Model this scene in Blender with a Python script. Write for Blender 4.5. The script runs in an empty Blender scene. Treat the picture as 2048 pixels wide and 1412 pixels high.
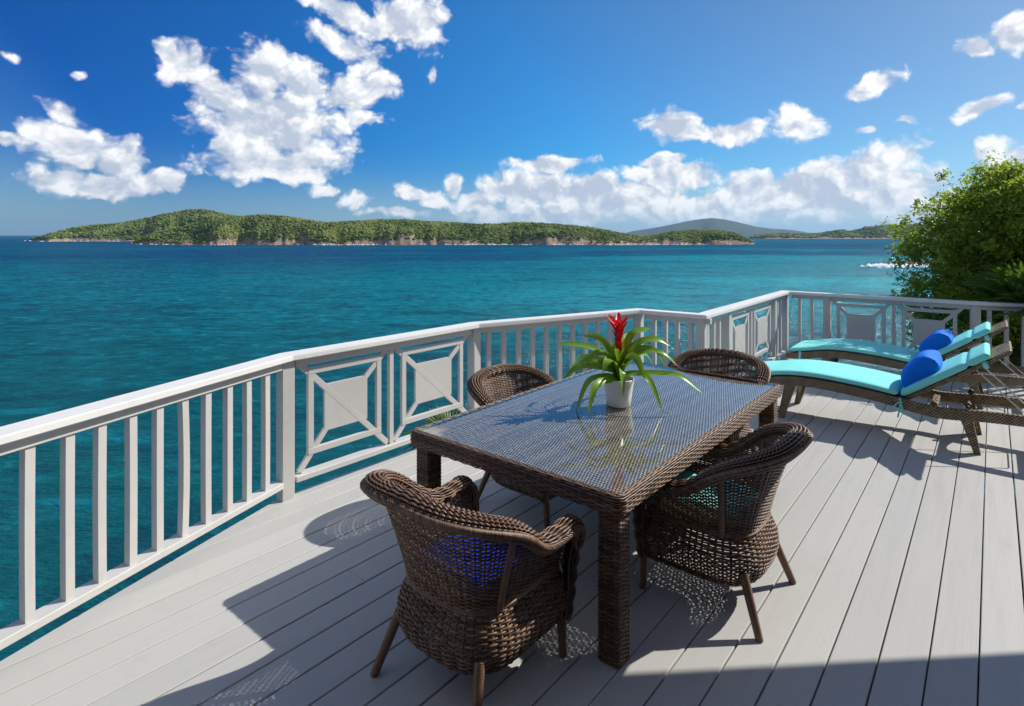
import bpy, bmesh, math, random
import numpy as np
from mathutils import Vector, Matrix

random.seed(7); rng = np.random.default_rng(11)
SC = bpy.context.scene
COL = SC.collection
R = math.radians

# ------------------------------------------------------------------ camera
H = 1.78                      # eye height above the deck
F, CX, HY = 1165.0, 1024.0, 470.0     # focal length and principal column of the photo (pixels), row of the horizon
SEA = H - 25.0                # sea level
cam = bpy.data.cameras.new('camera'); cam_o = bpy.data.objects.new('camera', cam); COL.objects.link(cam_o)
cam_o.location = (0, 0, H); cam_o.rotation_euler = (R(90), 0, 0)
cam.sensor_fit = 'HORIZONTAL'; cam.sensor_width = 36.0; cam.lens = 36.0*F/2048.0
cam.shift_y = -(706.0-HY)/2048.0
cam.clip_start = 0.05; cam.clip_end = 120000.0
SC.camera = cam_o

# ------------------------------------------------------------------ light
SUN_AZ = (0.928, 0.372); SUN_EL = R(37.8)
sd = Vector((SUN_AZ[0]*math.cos(SUN_EL), SUN_AZ[1]*math.cos(SUN_EL), math.sin(SUN_EL))).normalized()
sun = bpy.data.lights.new('sun', 'SUN'); sun.energy = 5.0; sun.angle = R(0.53); sun.color = (1.0, 0.95, 0.862)
sun_o = bpy.data.objects.new('sun', sun); COL.objects.link(sun_o)
sun_o.rotation_euler = sd.to_track_quat('Z', 'Y').to_euler(); sun_o.location = (6, 3, 8)

SC.view_settings.view_transform = 'Standard'; SC.view_settings.look = 'None'
SC.view_settings.gamma = 1.0; SC.view_settings.exposure = 0.09
SC.view_settings.use_curve_mapping = False
SC.render.engine = 'CYCLES'
SC.cycles.use_denoising = True
SC.cycles.max_bounces = 8; SC.cycles.transparent_max_bounces = 16
SC.cycles.sample_clamp_indirect = 6.0

class NT:
    """tiny node-tree helper"""
    def __init__(s, tree): s.t = tree; s.n = tree.nodes; s.l = tree.links
    def new(s, typ, **kw):
        nd = s.n.new(typ)
        for k, v in kw.items(): setattr(nd, k, v)
        return nd
    def put(s, sock, v):
        if hasattr(v, 'links'): s.l.new(v, sock)
        elif v is not None: sock.default_value = v
    def math(s, op, a, b=None, c=None, clamp=False):
        m = s.new('ShaderNodeMath', operation=op); m.use_clamp = clamp
        s.put(m.inputs[0], a)
        if b is not None: s.put(m.inputs[1], b)
        if c is not None: s.put(m.inputs[2], c)
        return m.outputs[0]
    def vmath(s, op, a, b=None):
        m = s.new('ShaderNodeVectorMath', operation=op)
        s.put(m.inputs[0], a)
        if b is not None: s.put(m.inputs[1], b)
        return m.outputs['Value'] if op in ('LENGTH', 'DOT_PRODUCT', 'DISTANCE') else m.outputs[0]
    def noise(s, vec, scale, detail=4, rough=.55, dist=0.0, out='Fac'):
        m = s.new('ShaderNodeTexNoise'); s.put(m.inputs['Vector'], vec)
        m.inputs['Scale'].default_value = scale; m.inputs['Detail'].default_value = detail
        m.inputs['Roughness'].default_value = rough; m.inputs['Distortion'].default_value = dist
        return m.outputs[out]
    def ramp(s, fac, stops, interp='LINEAR'):
        m = s.new('ShaderNodeValToRGB'); m.color_ramp.interpolation = interp
        el = m.color_ramp.elements
        while len(el) < len(stops): el.new(0.5)
        for e, (p, c) in zip(el, stops):
            e.position = p; e.color = (c[0], c[1], c[2], 1) if hasattr(c, '__len__') else (c, c, c, 1)
        s.put(m.inputs[0], fac); return m.outputs[0]
    def maprange(s, v, a, b, c=0.0, d=1.0, smooth=True):
        m = s.new('ShaderNodeMapRange'); m.interpolation_type = 'SMOOTHSTEP' if smooth else 'LINEAR'
        s.put(m.inputs[0], v)
        for i, x in zip((1, 2, 3, 4), (a, b, c, d)): m.inputs[i].default_value = x
        return m.outputs[0]
    def mix(s, fac, a, b, blend='MIX'):
        m = s.new('ShaderNodeMix', data_type='RGBA', blend_type=blend)
        s.put(m.inputs[0], fac)
        for sock, v in ((m.inputs[6], a), (m.inputs[7], b)):
            if hasattr(v, 'links'): s.l.new(v, sock)
            else: sock.default_value = (v[0], v[1], v[2], 1)
        return m.outputs[2]
    def mapping(s, vec, loc=(0,0,0), rot=(0,0,0), scale=(1,1,1)):
        m = s.new('ShaderNodeMapping'); s.put(m.inputs[0], vec)
        m.inputs[1].default_value = loc; m.inputs[2].default_value = rot; m.inputs[3].default_value = scale
        return m.outputs[0]

# ------------------------------------------------------------------ sky
def build_world():
    w = bpy.data.worlds.new('World'); SC.world = w; w.use_nodes = True
    T = NT(w.node_tree); T.n.clear()
    out = T.new('ShaderNodeOutputWorld'); bg = T.new('ShaderNodeBackground'); T.l.new(bg.outputs[0], out.inputs[0])
    sky = T.new('ShaderNodeTexSky', sky_type='NISHITA'); sky.sun_disc = False
    sky.sun_elevation = SUN_EL; sky.sun_rotation = math.atan2(SUN_AZ[0], SUN_AZ[1])
    sky.altitude = 10; sky.air_density = 1.0; sky.dust_density = 0.35; sky.ozone_density = 2.5
    co = T.new('ShaderNodeTexCoord').outputs['Generated']
    sep = T.new('ShaderNodeSeparateXYZ'); T.l.new(co, sep.inputs[0])
    az = T.math('ARCTAN2', sep.outputs[0], sep.outputs[1])
    el = T.math('ARCSINE', sep.outputs[2])
    cmb = T.new('ShaderNodeCombineXYZ'); T.l.new(az, cmb.inputs[0]); T.l.new(el, cmb.inputs[1])
    p = cmb.outputs[0]
    # clear tropical sky through a polariser: deepest and bluest at right angles to the sun, paler towards it
    sdot = T.vmath('DOT_PRODUCT', co, tuple(sd))
    pol = T.ramp(T.maprange(sdot, -1.0, 1.0, 0, 1, False),
                 [(0.0, (.9, .95, 1.0)), (0.30, (.42, .74, 1.10)), (0.46, (.0, .34, .98)), (0.60, (.05, .58, 1.22)), (0.735, (.17, .82, 1.36)), (0.89, (.58, .84, 1.04)), (1.0, (1.0, .97, .93))])
    low = T.maprange(el, 0.16, 0.0)
    grade = T.mix(T.math('MULTIPLY', low, .62), pol, (.62, .88, 1.14))
    blue = T.mix(1.0, sky.outputs[0], grade, 'MULTIPLY')
    # cumulus: soft ellipses (azimuth, elevation) roughened by fractal noise
    w1 = T.noise(p, 9.0, 3, .5, 0, 'Color'); w2 = T.noise(p, 34.0, 4, .6, 0, 'Color')
    def centred(c, k):
        m = T.vmath('SUBTRACT', c, (.5, .5, .5)); return T.vmath('MULTIPLY', m, (k, k*0.8, 0))
    q = T.vmath('ADD', T.vmath('ADD', p, centred(w1, .060)), centred(w2, .022))
    blobs = [  # px, py, rx, ry, tilt(deg)
        (575,245,135,80,0),(530,135,60,48,-10),(610,165,62,45,15),(372,128,62,38,8),(332,105,24,34,-20),(430,190,58,42,30),
        (540,322,150,34,0),(700,185,85,34,-14),(735,120,34,58,25,.28),(735,238,70,22,16,.22),(690,88,100,28,12,.25),(470,260,70,60,0),
        (820,38,78,48,12),(690,22,130,24,10),
        (128,228,58,30,40,.28),(145,292,95,42,8),(235,322,58,42,12),(205,366,140,26,0),(335,362,42,22,0),(250,300,26,28,0),
        (25,122,60,24,5,.45),(12,288,42,18,-8,.12),(872,150,20,26,20,.40),(155,155,36,16,0,.52),
        (1345,258,52,28,10),(1452,272,76,22,-6),(1590,240,50,38,0),(1738,166,64,20,-14),(1955,214,48,17,-14),(1722,260,34,13,0,.2),(1816,241,40,14,6,.25),
        (2035,64,52,36,-12),(1958,86,40,18,20),(2042,214,30,13,0,.25),
        (1095,332,86,17,-3),(1322,318,46,13,6),(1330,352,92,20,-2),(1075,380,110,26,0),(1180,386,90,30,0),(1270,395,110,30,0),
        (1510,372,46,24,0),(1580,388,110,34,0),(1705,348,120,34,-18),(1760,318,62,16,-22),(1660,398,190,38,0),(1790,372,70,38,0),
        (850,388,84,20,8,.1),(916,376,18,18,30),(722,396,58,22,20,.28),(640,372,44,22,0,.34),(625,345,36,18,0,.15),(960,405,28,20,0),
        (1985,296,44,24,0),(2032,330,44,44,0),(1400,415,160,30,0),(1120,425,150,26,0),(800,425,110,16,0,.35),(1850,430,120,24,0),
    ]
    fld = None; rotq = {}
    for (x, y, rx, ry, tilt, *bias) in blobs:
        tq = min((0, 14, -14, 32, -24), key=lambda k: abs(k-tilt)); r_ = -R(tq); ca, sa = math.cos(r_), math.sin(r_)
        if tq not in rotq: rotq[tq] = q if tq == 0 else T.mapping(q, rot=(0, 0, -r_))
        X = (x-CX)/F; a = math.atan(X); e = math.atan((HY-y)/F/math.sqrt(1+X*X))
        gk = 1.45 if y > 335 and x > 950 else 1.12 if bias else 1.20
        sx = rx/F*math.cos(a)**2*1.02*gk; sy = ry/F*math.cos(a)*1.08*gk
        m_ = T.new('ShaderNodeVectorMath', operation='MULTIPLY_ADD'); T.l.new(rotq[tq], m_.inputs[0])
        ra, re = a*ca+e*sa, -a*sa+e*ca
        m_.inputs[1].default_value = (1/sx, 1/sy, 0); m_.inputs[2].default_value = (-ra/sx, -re/sy, 0)
        d = T.vmath('LENGTH', m_.outputs[0])
        if bias: d = T.math('ADD', d, bias[0])
        fld = d if fld is None else T.math('SMOOTH_MIN', fld, d, .12)
    fld = T.math('SUBTRACT', 1.0, fld)
    # cumulus goes on all round, outside the frame; cover raised for whiter fill light
    fwd = T.vmath('DOT_PRODUCT', co, (0.0, 0.985, 0.17))
    elsewhere = T.maprange(fwd, 0.66, 0.50)
    gen = T.noise(T.mapping(co, scale=(1, 1, 2.2)), 3.2, 3, .5)
    gen = T.math('MULTIPLY', T.math('SUBTRACT', gen, .51), 5.0)
    gen = T.math('SUBTRACT', gen, T.math('MULTIPLY', T.math('SUBTRACT', 1.0, elsewhere), 3.0))
    fld = T.math('MAXIMUM', fld, gen)
    def billow(vec, sc):
        m = T.new('ShaderNodeTexVoronoi', voronoi_dimensions='2D', feature='SMOOTH_F1'); T.l.new(vec, m.inputs['Vector'])
        m.inputs['Scale'].default_value = sc; m.inputs['Detail'].default_value = 2.5; m.inputs['Roughness'].default_value = .55; m.inputs['Lacunarity'].default_value = 2.3
        m.inputs['Smoothness'].default_value = .55; m.inputs['Randomness'].default_value = 1.0
        return m.outputs['Distance']
    qs = T.vmath('MULTIPLY', q, (1.0, 1.25, 1.0))
    bl = billow(qs, 19.0); bl2 = billow(T.vmath('ADD', qs, (0.012, 0.018, 0)), 19.0)
    fb = T.noise(q, 24.0, 6, .58)
    fine = T.math('ADD', T.math('MULTIPLY', T.math('SUBTRACT', .60, bl), .80), T.math('MULTIPLY', T.math('SUBTRACT', fb, .5), .95))
    den = T.math('ADD', T.math('MULTIPLY', T.math('MAXIMUM', fld, -1.0), 1.45), fine)
    alpha = T.maprange(den, -0.16, 0.52)
    alpha = T.math('MULTIPLY', alpha, T.maprange(el, 0.002, 0.06, 0.55, 1.0))
    # light side: puffs facing the sun (right, up) are bright, hollows and undersides grey
    m1 = T.noise(q, 6.0, 2, .5); m2 = T.noise(T.vmath('ADD', q, (0.024, 0.045, 0)), 6.0, 2, .5)
    lit = T.math('ADD', T.math('MULTIPLY', T.math('SUBTRACT', bl2, bl), 1.1), T.math('ADD', T.math('MULTIPLY', T.math('SUBTRACT', m1, m2), 2.0), .72))
    lit = T.math('ADD', lit, T.math('MULTIPLY', T.math('SUBTRACT', .60, bl), .30))
    thick = T.maprange(T.math('ADD', fld, T.math('MULTIPLY', fine, .25)), 0.20, 1.0)
    lit = T.math('SUBTRACT', lit, T.math('MULTIPLY', thick, .38), None, True)
    ccol = T.ramp(lit, [(0.0, (5.8, 6.5, 7.9)), (0.30, (7.2, 7.8, 8.9)), (0.60, (9.0, 9.3, 9.9)), (1.0, (11.4, 11.4, 11.5))])
    # pale haze veil just above the sea horizon
    veil = T.math('MULTIPLY', T.maprange(el, 0.11, 0.0), T.maprange(az, -0.75, 0.40, 0.0, 0.62))
    blue = T.mix(veil, blue, (5.6, 6.7, 8.2))
    col = T.mix(alpha, blue, ccol)
    T.l.new(col, bg.inputs[0]); bg.inputs[1].default_value = 0.088
    w.cycles.sampling_method = 'MANUAL'; w.cycles.sample_map_resolution = 512
build_world()

# ------------------------------------------------------------------ helpers
u = np.array([.636, .771]); v = np.array([.771, -.636])          # deck boards run along u; v points right and back
u /= np.linalg.norm(u); v /= np.linalg.norm(v)
RZ_U = -math.atan2(u[0], u[1])                                   # turns local +y into u
def floor_pt(px, py, z=0.0):
    Y = (H-z)*F/(py-HY); return np.array([(px-CX)/F*Y, Y])

MATS = {}
def material(name, fn):
    m = bpy.data.materials.new(name); m.use_nodes = True
    T = NT(m.node_tree); T.n.clear()
    out = T.new('ShaderNodeOutputMaterial'); b = T.new('ShaderNodeBsdfPrincipled')
    T.l.new(b.outputs[0], out.inputs[0])
    fn(T, b, out); MATS[name] = m; return m
def setp(b, **kw):
    names = dict(rough='Roughness', spec='Specular IOR Level', col='Base Color', metal='Metallic', ior='IOR', sheen='Sheen Weight', coat='Coat Weight', sss='Subsurface Weight')
    for k, x in kw.items():
        s = b.inputs[names[k]]
        s.default_value = (x[0], x[1], x[2], 1) if k == 'col' else x
def bump(T, b, h, strength, dist):
    n = T.new('ShaderNodeBump'); n.inputs['Strength'].default_value = strength; n.inputs['Distance'].default_value = dist
    T.put(n.inputs['Height'], h); T.l.new(n.outputs[0], b.inputs['Normal']); return n

def tag(o, label=None, cat=None, group=None, kind=None):
    if label: o['label'] = label
    if cat: o['category'] = cat
    if group: o['group'] = group
    if kind: o['kind'] = kind
    return o
def link(name, data, parent=None, loc=None):
    o = bpy.data.objects.new(name, data); COL.objects.link(o)
    if loc is not None: o.location = loc
    if parent is not None: o.parent = parent
    return o
def empty(name, loc=(0,0,0), rz=0.0):
    o = link(name, None); o.location = loc; o.rotation_euler = (0, 0, rz); o.empty_display_size = .1
    return o
def mesh_np(name, V, Fq, mat, smooth=True, tri=False):
    """mesh from arrays: V (n,3), Fq (m,4) or (m,3)"""
    V = np.asarray(V, dtype=np.float32).reshape(-1, 3); Fq = np.asarray(Fq, dtype=np.int32)
    k = Fq.shape[1]; me = bpy.data.meshes.new(name)
    me.vertices.add(len(V)); me.vertices.foreach_set('co', V.ravel())
    me.loops.add(Fq.size); me.loops.foreach_set('vertex_index', Fq.ravel())
    me.polygons.add(len(Fq)); me.polygons.foreach_set('loop_start', np.arange(0, Fq.size, k, dtype=np.int32))
    me.polygons.foreach_set('use_smooth', np.full(len(Fq), smooth))
    me.update(calc_edges=True); me.validate()
    if mat: me.materials.append(MATS[mat])
    return me
def mesh_bm(name, bm, mat, smooth=False):
    me = bpy.data.meshes.new(name); bmesh.ops.recalc_face_normals(bm, faces=bm.faces[:])
    bm.to_mesh(me); bm.free()
    if smooth: me.polygons.foreach_set('use_smooth', np.full(len(me.polygons), True))
    me.materials.append(MATS[mat]); return me
class Geo:
    """collects quads from many tubes / grids into one mesh"""
    def __init__(s): s.V = []; s.F = []; s.n = 0
    def add(s, V, Fq):
        V = np.asarray(V).reshape(-1, 3); s.V.append(V); s.F.append(np.asarray(Fq)+s.n); s.n += len(V)
    def mesh(s, name, mat, smooth=True): return mesh_np(name, np.concatenate(s.V), np.concatenate(s.F), mat, smooth)
def norm(a): return a/np.maximum(np.linalg.norm(a, axis=-1, keepdims=True), 1e-9)
def tubes(G, P, N, rb, rn, sides=5):
    """P (S,n,3) centre lines, N (S,n,3) or (3,) surface normals; elliptical section rb (in surface) x rn (along normal)"""
    P = np.asarray(P, float)
    if P.ndim == 2: P = P[None]
    N = np.broadcast_to(np.asarray(N, float), P.shape)
    Tn = norm(np.gradient(P, axis=1)); B = norm(np.cross(Tn, N)); N2 = np.cross(B, Tn)
    S, n, _ = P.shape
    th = np.linspace(0, 2*np.pi, sides, endpoint=False)
    rb = np.broadcast_to(np.asarray(rb, float), (S, n)) if np.ndim(rb) < 2 else rb
    rn = np.broadcast_to(np.asarray(rn, float), (S, n)) if np.ndim(rn) < 2 else rn
    V = P[:, :, None, :] + (rb[:, :, None]*np.cos(th))[..., None]*B[:, :, None, :] + (rn[:, :, None]*np.sin(th))[..., None]*N2[:, :, None, :]
    i = np.arange(n-1); j = np.arange(sides); I, J = np.meshgrid(i, j, indexing='ij'); J2 = (J+1) % sides
    q = np.stack([I*sides+J, I*sides+J2, (I+1)*sides+J2, (I+1)*sides+J], -1).reshape(-1, 4)
    Fq = (q[None]+np.arange(S)[:, None, None]*n*sides).reshape(-1, 4)
    G.add(V, Fq)
def box(bm, c, s, rz=0.0, M=None, bev=0.0):
    """bevelled box; c centre, s full sizes"""
    r = bmesh.ops.create_cube(bm, size=1.0); vs = r['verts']
    bmesh.ops.scale(bm, verts=vs, vec=s)
    if bev > 0:
        ed = list({e for x in vs for e in x.link_edges})
        rr = bmesh.ops.bevel(bm, geom=ed, offset=bev, segments=1, affect='EDGES', profile=.5)
        vs = list({x for f in rr['faces'] for x in f.verts} | {x for x in vs if x.is_valid})
    if M is None: M = Matrix.Translation(c) @ Matrix.Rotation(rz, 4, 'Z')
    bmesh.ops.transform(bm, matrix=M, verts=vs); return vs
def beam(bm, p0, p1, w, h, up=(0,0,1), bev=0.003):
    """bar from p0 to p1, w across, h along up"""
    p0 = Vector(p0); p1 = Vector(p1); d = p1-p0; L = d.length; d.normalize()
    x = d.cross(Vector(up)).normalized(); z = x.cross(d)
    M = Matrix((( x.x, d.x, z.x, (p0.x+p1.x)/2), (x.y, d.y, z.y, (p0.y+p1.y)/2), (x.z, d.z, z.z, (p0.z+p1.z)/2), (0, 0, 0, 1)))
    return box(bm, None, (w, L, h), M=M, bev=bev)
def lathe(prof, seg=24):
    """prof: list of (r,z)"""
    th = np.linspace(0, 2*np.pi, seg, endpoint=False); pr = np.array(prof)
    V = np.stack([pr[:, 0:1]*np.cos(th), pr[:, 0:1]*np.sin(th), np.repeat(pr[:, 1:2], seg, 1)], -1).reshape(-1, 3)
    I, J = np.meshgrid(np.arange(len(pr)-1), np.arange(seg), indexing='ij'); J2 = (J+1) % seg
    return V, np.stack([I*seg+J, I*seg+J2, (I+1)*seg+J2, (I+1)*seg+J], -1).reshape(-1, 4)
def copy_tree(o, parent=None):
    c = o.copy(); COL.objects.link(c)
    if parent is not None: c.parent = parent
    for ch in list(o.children): copy_tree(ch, c)
    return c
def smooth_curve(pts, n):
    """Catmull-Rom through pts, n samples"""
    P = np.array(pts, float); P = np.vstack([2*P[0]-P[1], P, 2*P[-1]-P[-2]]); m = len(P)-3
    t = np.linspace(0, m, n); i = np.minimum(t.astype(int), m-1); f = (t-i)[:, None]
    a, b, c, d = P[i], P[i+1], P[i+2], P[i+3]
    return .5*((2*b)+(-a+c)*f+(2*a-5*b+4*c-d)*f**2+(-a+3*b-3*c+d)*f**3)

# ------------------------------------------------------------------ materials
def paint(base, rough, var=.06, grain=.25):
    def f(T, b, out):
        tc = T.new('ShaderNodeTexCoord').outputs['Object']
        g = T.new('ShaderNodeNewGeometry').outputs['Position']
        n = T.noise(g, 1.7, 5, .6); n2 = T.noise(g, 14.0, 4, .6)
        k = T.math('ADD', T.math('MULTIPLY', n, var*1.3), T.math('MULTIPLY', n2, var*.7))
        lo = [c*(1-var) for c in base]; hi = [min(1, c*(1+var)) for c in base]
        pc = T.mix(T.maprange(k, var*.6, var*1.4), lo, hi)
        streak = T.noise(T.mapping(g, scale=(26, 26, 2.2)), 1.0, 5, .68); blot = T.maprange(T.noise(g, 6.0, 6, .7), .60, .74)
        pc = T.mix(T.math('MULTIPLY', T.maprange(streak, .55, .78), .20), pc, [c*.62 for c in base])
        pc = T.mix(T.math('MULTIPLY', blot, .16), pc, [base[0]*.60, base[1]*.55, base[2]*.47])
        T.l.new(pc, b.inputs['Base Color'])
        setp(b, rough=rough, spec=.4)
        gr = T.noise(T.mapping(g, rot=(0, 0, -RZ_U), scale=(60, 4, 60)), 1.0, 3, .6)
        bump(T, b, gr, grain, .002)
    return f
def deck_f(T, b, out):
    g = T.new('ShaderNodeNewGeometry'); pos = g.outputs['Position']
    oi = T.new('ShaderNodeObjectInfo').outputs['Random']
    m = T.mapping(pos, rot=(0, 0, math.atan2(u[0], u[1])))        # x across boards, y along
    n = T.noise(pos, 0.9, 5, .6); st = T.noise(T.vmath('MULTIPLY', m, (22, 1.1, 1)), 1.0, 5, .6)
    dirt = T.maprange(T.noise(pos, 4.0, 6, .68), .56, .74)
    c = T.mix(n, (.480, .474, .452), (.55, .545, .522))
    c = T.mix(T.math('MULTIPLY', oi, .45), c, (.40, .40, .392))
    c = T.mix(T.math('MULTIPLY', T.maprange(st, .5, .8), .22), c, (.37, .36, .34))
    c = T.mix(T.math('MULTIPLY', dirt, .22), c, (.34, .325, .30))
    spk = T.maprange(T.noise(pos, 55.0, 2, .5), .74, .80)
    c = T.mix(T.math('MULTIPLY', spk, .35), c, (.24, .22, .19))
    T.l.new(c, b.inputs['Base Color']); setp(b, spec=.35)
    T.l.new(T.maprange(st, .3, .7, .42, .6), b.inputs['Roughness'])
    gr = T.noise(T.vmath('MULTIPLY', m, (120, 3.0, 1)), 1.0, 4, .65)
    bump(T, b, gr, .30, .0025)
material('deck_paint', deck_f)
material('rail_paint', paint((.56, .553, .535), .5, .05, .2))
material('cap_paint', paint((.77, .765, .75), .45, .04, .2))
material('dark_glass', lambda T, b, out: setp(b, col=(.015, .018, .02), rough=.06, spec=.5))
material('house_paint', paint((.10, .088, .072), .6, .05, .2))  # near black so the unseen walls bounce little light onto shaded faces
material('roof_metal', paint((.30, .10, .08), .5, .08, .1))
def wicker(lo, hi, rough=.42):
    def f(T, b, out):
        g = T.new('ShaderNodeNewGeometry'); r = g.outputs['Random Per Island']
        tc = T.new('ShaderNodeTexCoord').outputs['Object']
        n = T.noise(tc, 26.0, 4, .6); n3 = T.noise(tc, 160.0, 2, .5)
        k = T.math('ADD', T.math('MULTIPLY', r, .5), T.math('MULTIPLY', n, .6))
        c = T.ramp(k, [(.18, lo), (.55, [(a+c2)/2 for a, c2 in zip(lo, hi)]), (.92, hi)])
        c = T.mix(T.math('MULTIPLY', n3, .35), c, [x*.55 for x in lo])
        T.l.new(c, b.inputs['Base Color']); setp(b, rough=rough, spec=.45)
    return f
material('wicker', wicker((.030, .015, .009), (.34, .19, .112)))
material('wicker_light', wicker((.13, .095, .072), (.56, .45, .36), .36))
material('wicker_dark', lambda T, b, out: setp(b, col=(.022, .015, .011), rough=.7, spec=.2))
def loungew(T, b, out):
    tc = T.new('ShaderNodeTexCoord').outputs['Object']
    s = T.new('ShaderNodeSeparateXYZ'); T.l.new(tc, s.inputs[0])
    a = T.math('SINE', T.math('MULTIPLY', T.math('ADD', s.outputs[0], s.outputs[1]), 215.0))
    c = T.math('SINE', T.math('MULTIPLY', T.math('ADD', s.outputs[2], T.math('MULTIPLY', s.outputs[1], .6)), 260.0))
    h = T.math('MULTIPLY', a, c)
    n = T.noise(tc, 18, 4, .6)
    col = T.ramp(T.math('ADD', T.math('MULTIPLY', h, .42), n), [(.2, (.040, .028, .016)), (.5, (.19, .14, .082)), (.85, (.42, .33, .21))])
    T.l.new(col, b.inputs['Base Color']); setp(b, rough=.5, spec=.4)
    bump(T, b, h, .8, .004)
material('lounger_wicker', loungew)
def glass(T, b, out):
    fr = T.new('ShaderNodeFresnel'); fr.inputs[0].default_value = 1.52
    tr = T.new('ShaderNodeBsdfTransparent'); tr.inputs[0].default_value = (.955, .985, .985, 1)
    gl = T.new('ShaderNodeBsdfGlossy'); gl.inputs['Roughness'].default_value = .012
    mx = T.new('ShaderNodeMixShader'); T.l.new(T.math('MULTIPLY', T.math('MULTIPLY', fr.outputs[0], 1.55, None, True), T.math('SUBTRACT', 1.0, T.new('ShaderNodeNewGeometry').outputs['Backfacing'])), mx.inputs[0])
    T.l.new(tr.outputs[0], mx.inputs[1]); T.l.new(gl.outputs[0], mx.inputs[2]); T.l.new(mx.outputs[0], out.inputs[0])
material('glass', glass)
def glass_edge(T, b, out):
    setp(b, col=(.03, .20, .19), rough=.08, spec=.6); b.inputs['Transmission Weight'].default_value = .35
material('glass_edge', glass_edge)
def fabric(c, dk, scale=420, sheen=0.0, pleat=0.0):
    def f(T, b, out):
        tc = T.new('ShaderNodeTexCoord').outputs['Object']
        n = T.noise(tc, 5.0, 4, .6)
        T.l.new(T.mix(n, dk, c), b.inputs['Base Color']); setp(b, rough=.8, spec=.2, sheen=sheen)
        wv = T.noise(tc, scale, 2, .5); f2 = T.noise(tc, 9.0, 3, .55)
        hgt = T.math('ADD', T.math('MULTIPLY', wv, .15), f2)
        if pleat:
            pl = T.noise(T.mapping(tc, scale=(55, 3.5, 20)), 1.0, 3, .6, .5); hgt = T.math('ADD', hgt, T.math('MULTIPLY', pl, pleat))
        bump(T, b, hgt, .26, .012)
    return f
material('turquoise', fabric((.27, .85, .81), (.23, .79, .76)))
material('cobalt', fabric((.004, .04, .50), (.003, .028, .40)))
material('blue_pillow', fabric((.002, .20, .82), (.002, .15, .70), pleat=1.2))
material('steel', lambda T, b, out: setp(b, col=(.75, .76, .77), rough=.22, metal=1.0))
material('black_plastic', lambda T, b, out: setp(b, col=(.02, .02, .022), rough=.4))
material('ceramic', lambda T, b, out: setp(b, col=(.80, .82, .82), rough=.28, spec=.5, coat=.15))
def soil(T, b, out):
    n = T.noise(T.new('ShaderNodeTexCoord').outputs['Object'], 90, 3, .6)
    T.l.new(T.mix(n, (.02, .014, .01), (.09, .06, .04)), b.inputs['Base Color']); setp(b, rough=.95)
    bump(T, b, n, .8, .01)
material('soil', soil)
def leafmat(lo, mid, hi, trans=.35, rough=.42, scale=3.0, thru=(.24, .36, .03)):
    def f(T, b, out):
        g = T.new('ShaderNodeNewGeometry'); r = g.outputs['Random Per Island']
        n = T.noise(g.outputs['Position'], scale, 3, .6)
        k = T.math('ADD', T.math('MULTIPLY', r, .55), T.math('MULTIPLY', n, .5))
        c = T.ramp(k, [(.2, lo), (.55, mid), (.9, hi)])
        T.l.new(c, b.inputs['Base Color']); setp(b, rough=rough, spec=.4)
        tl = T.new('ShaderNodeBsdfTranslucent'); T.l.new(T.mix(.5, c, thru), tl.inputs[0])
        mx = T.new('ShaderNodeMixShader'); mx.inputs[0].default_value = trans
        T.l.new(b.outputs[0], mx.inputs[1]); T.l.new(tl.outputs[0], mx.inputs[2]); T.l.new(mx.outputs[0], out.inputs[0])
    return f
material('tree_leaf', leafmat((.050, .105, .015), (.23, .33, .038), (.48, .51, .085), .55, .38, 3.0, (.42, .56, .05)))
material('palm_leaf', leafmat((.02, .06, .012), (.05, .13, .02), (.14, .24, .04), .35))
material('dry_leaf', leafmat((.20, .13, .05), (.30, .19, .07), (.40, .27, .10), .3))
material('strap_leaf', leafmat((.10, .23, .018), (.21, .40, .03), (.36, .54, .07), .36, .30, 9.0))
material('red_bract', leafmat((.62, .004, .014), (.80, .008, .025), (.85, .02, .03), .22, .35, 12.0, (.8, .01, .02)))
material('yellow_bract', leafmat((.55, .10, .008), (.55, .22, .015), (.40, .36, .03), .25, .4, 12.0, (.6, .3, .02)))
def bark(T, b, out):
    n = T.noise(T.new('ShaderNodeTexCoord').outputs['Object'], 22, 4, .6)
    T.l.new(T.mix(n, (.045, .033, .024), (.17, .13, .10)), b.inputs['Base Color']); setp(b, rough=.9); bump(T, b, n, .6, .02)
material('bark', bark)

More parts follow.
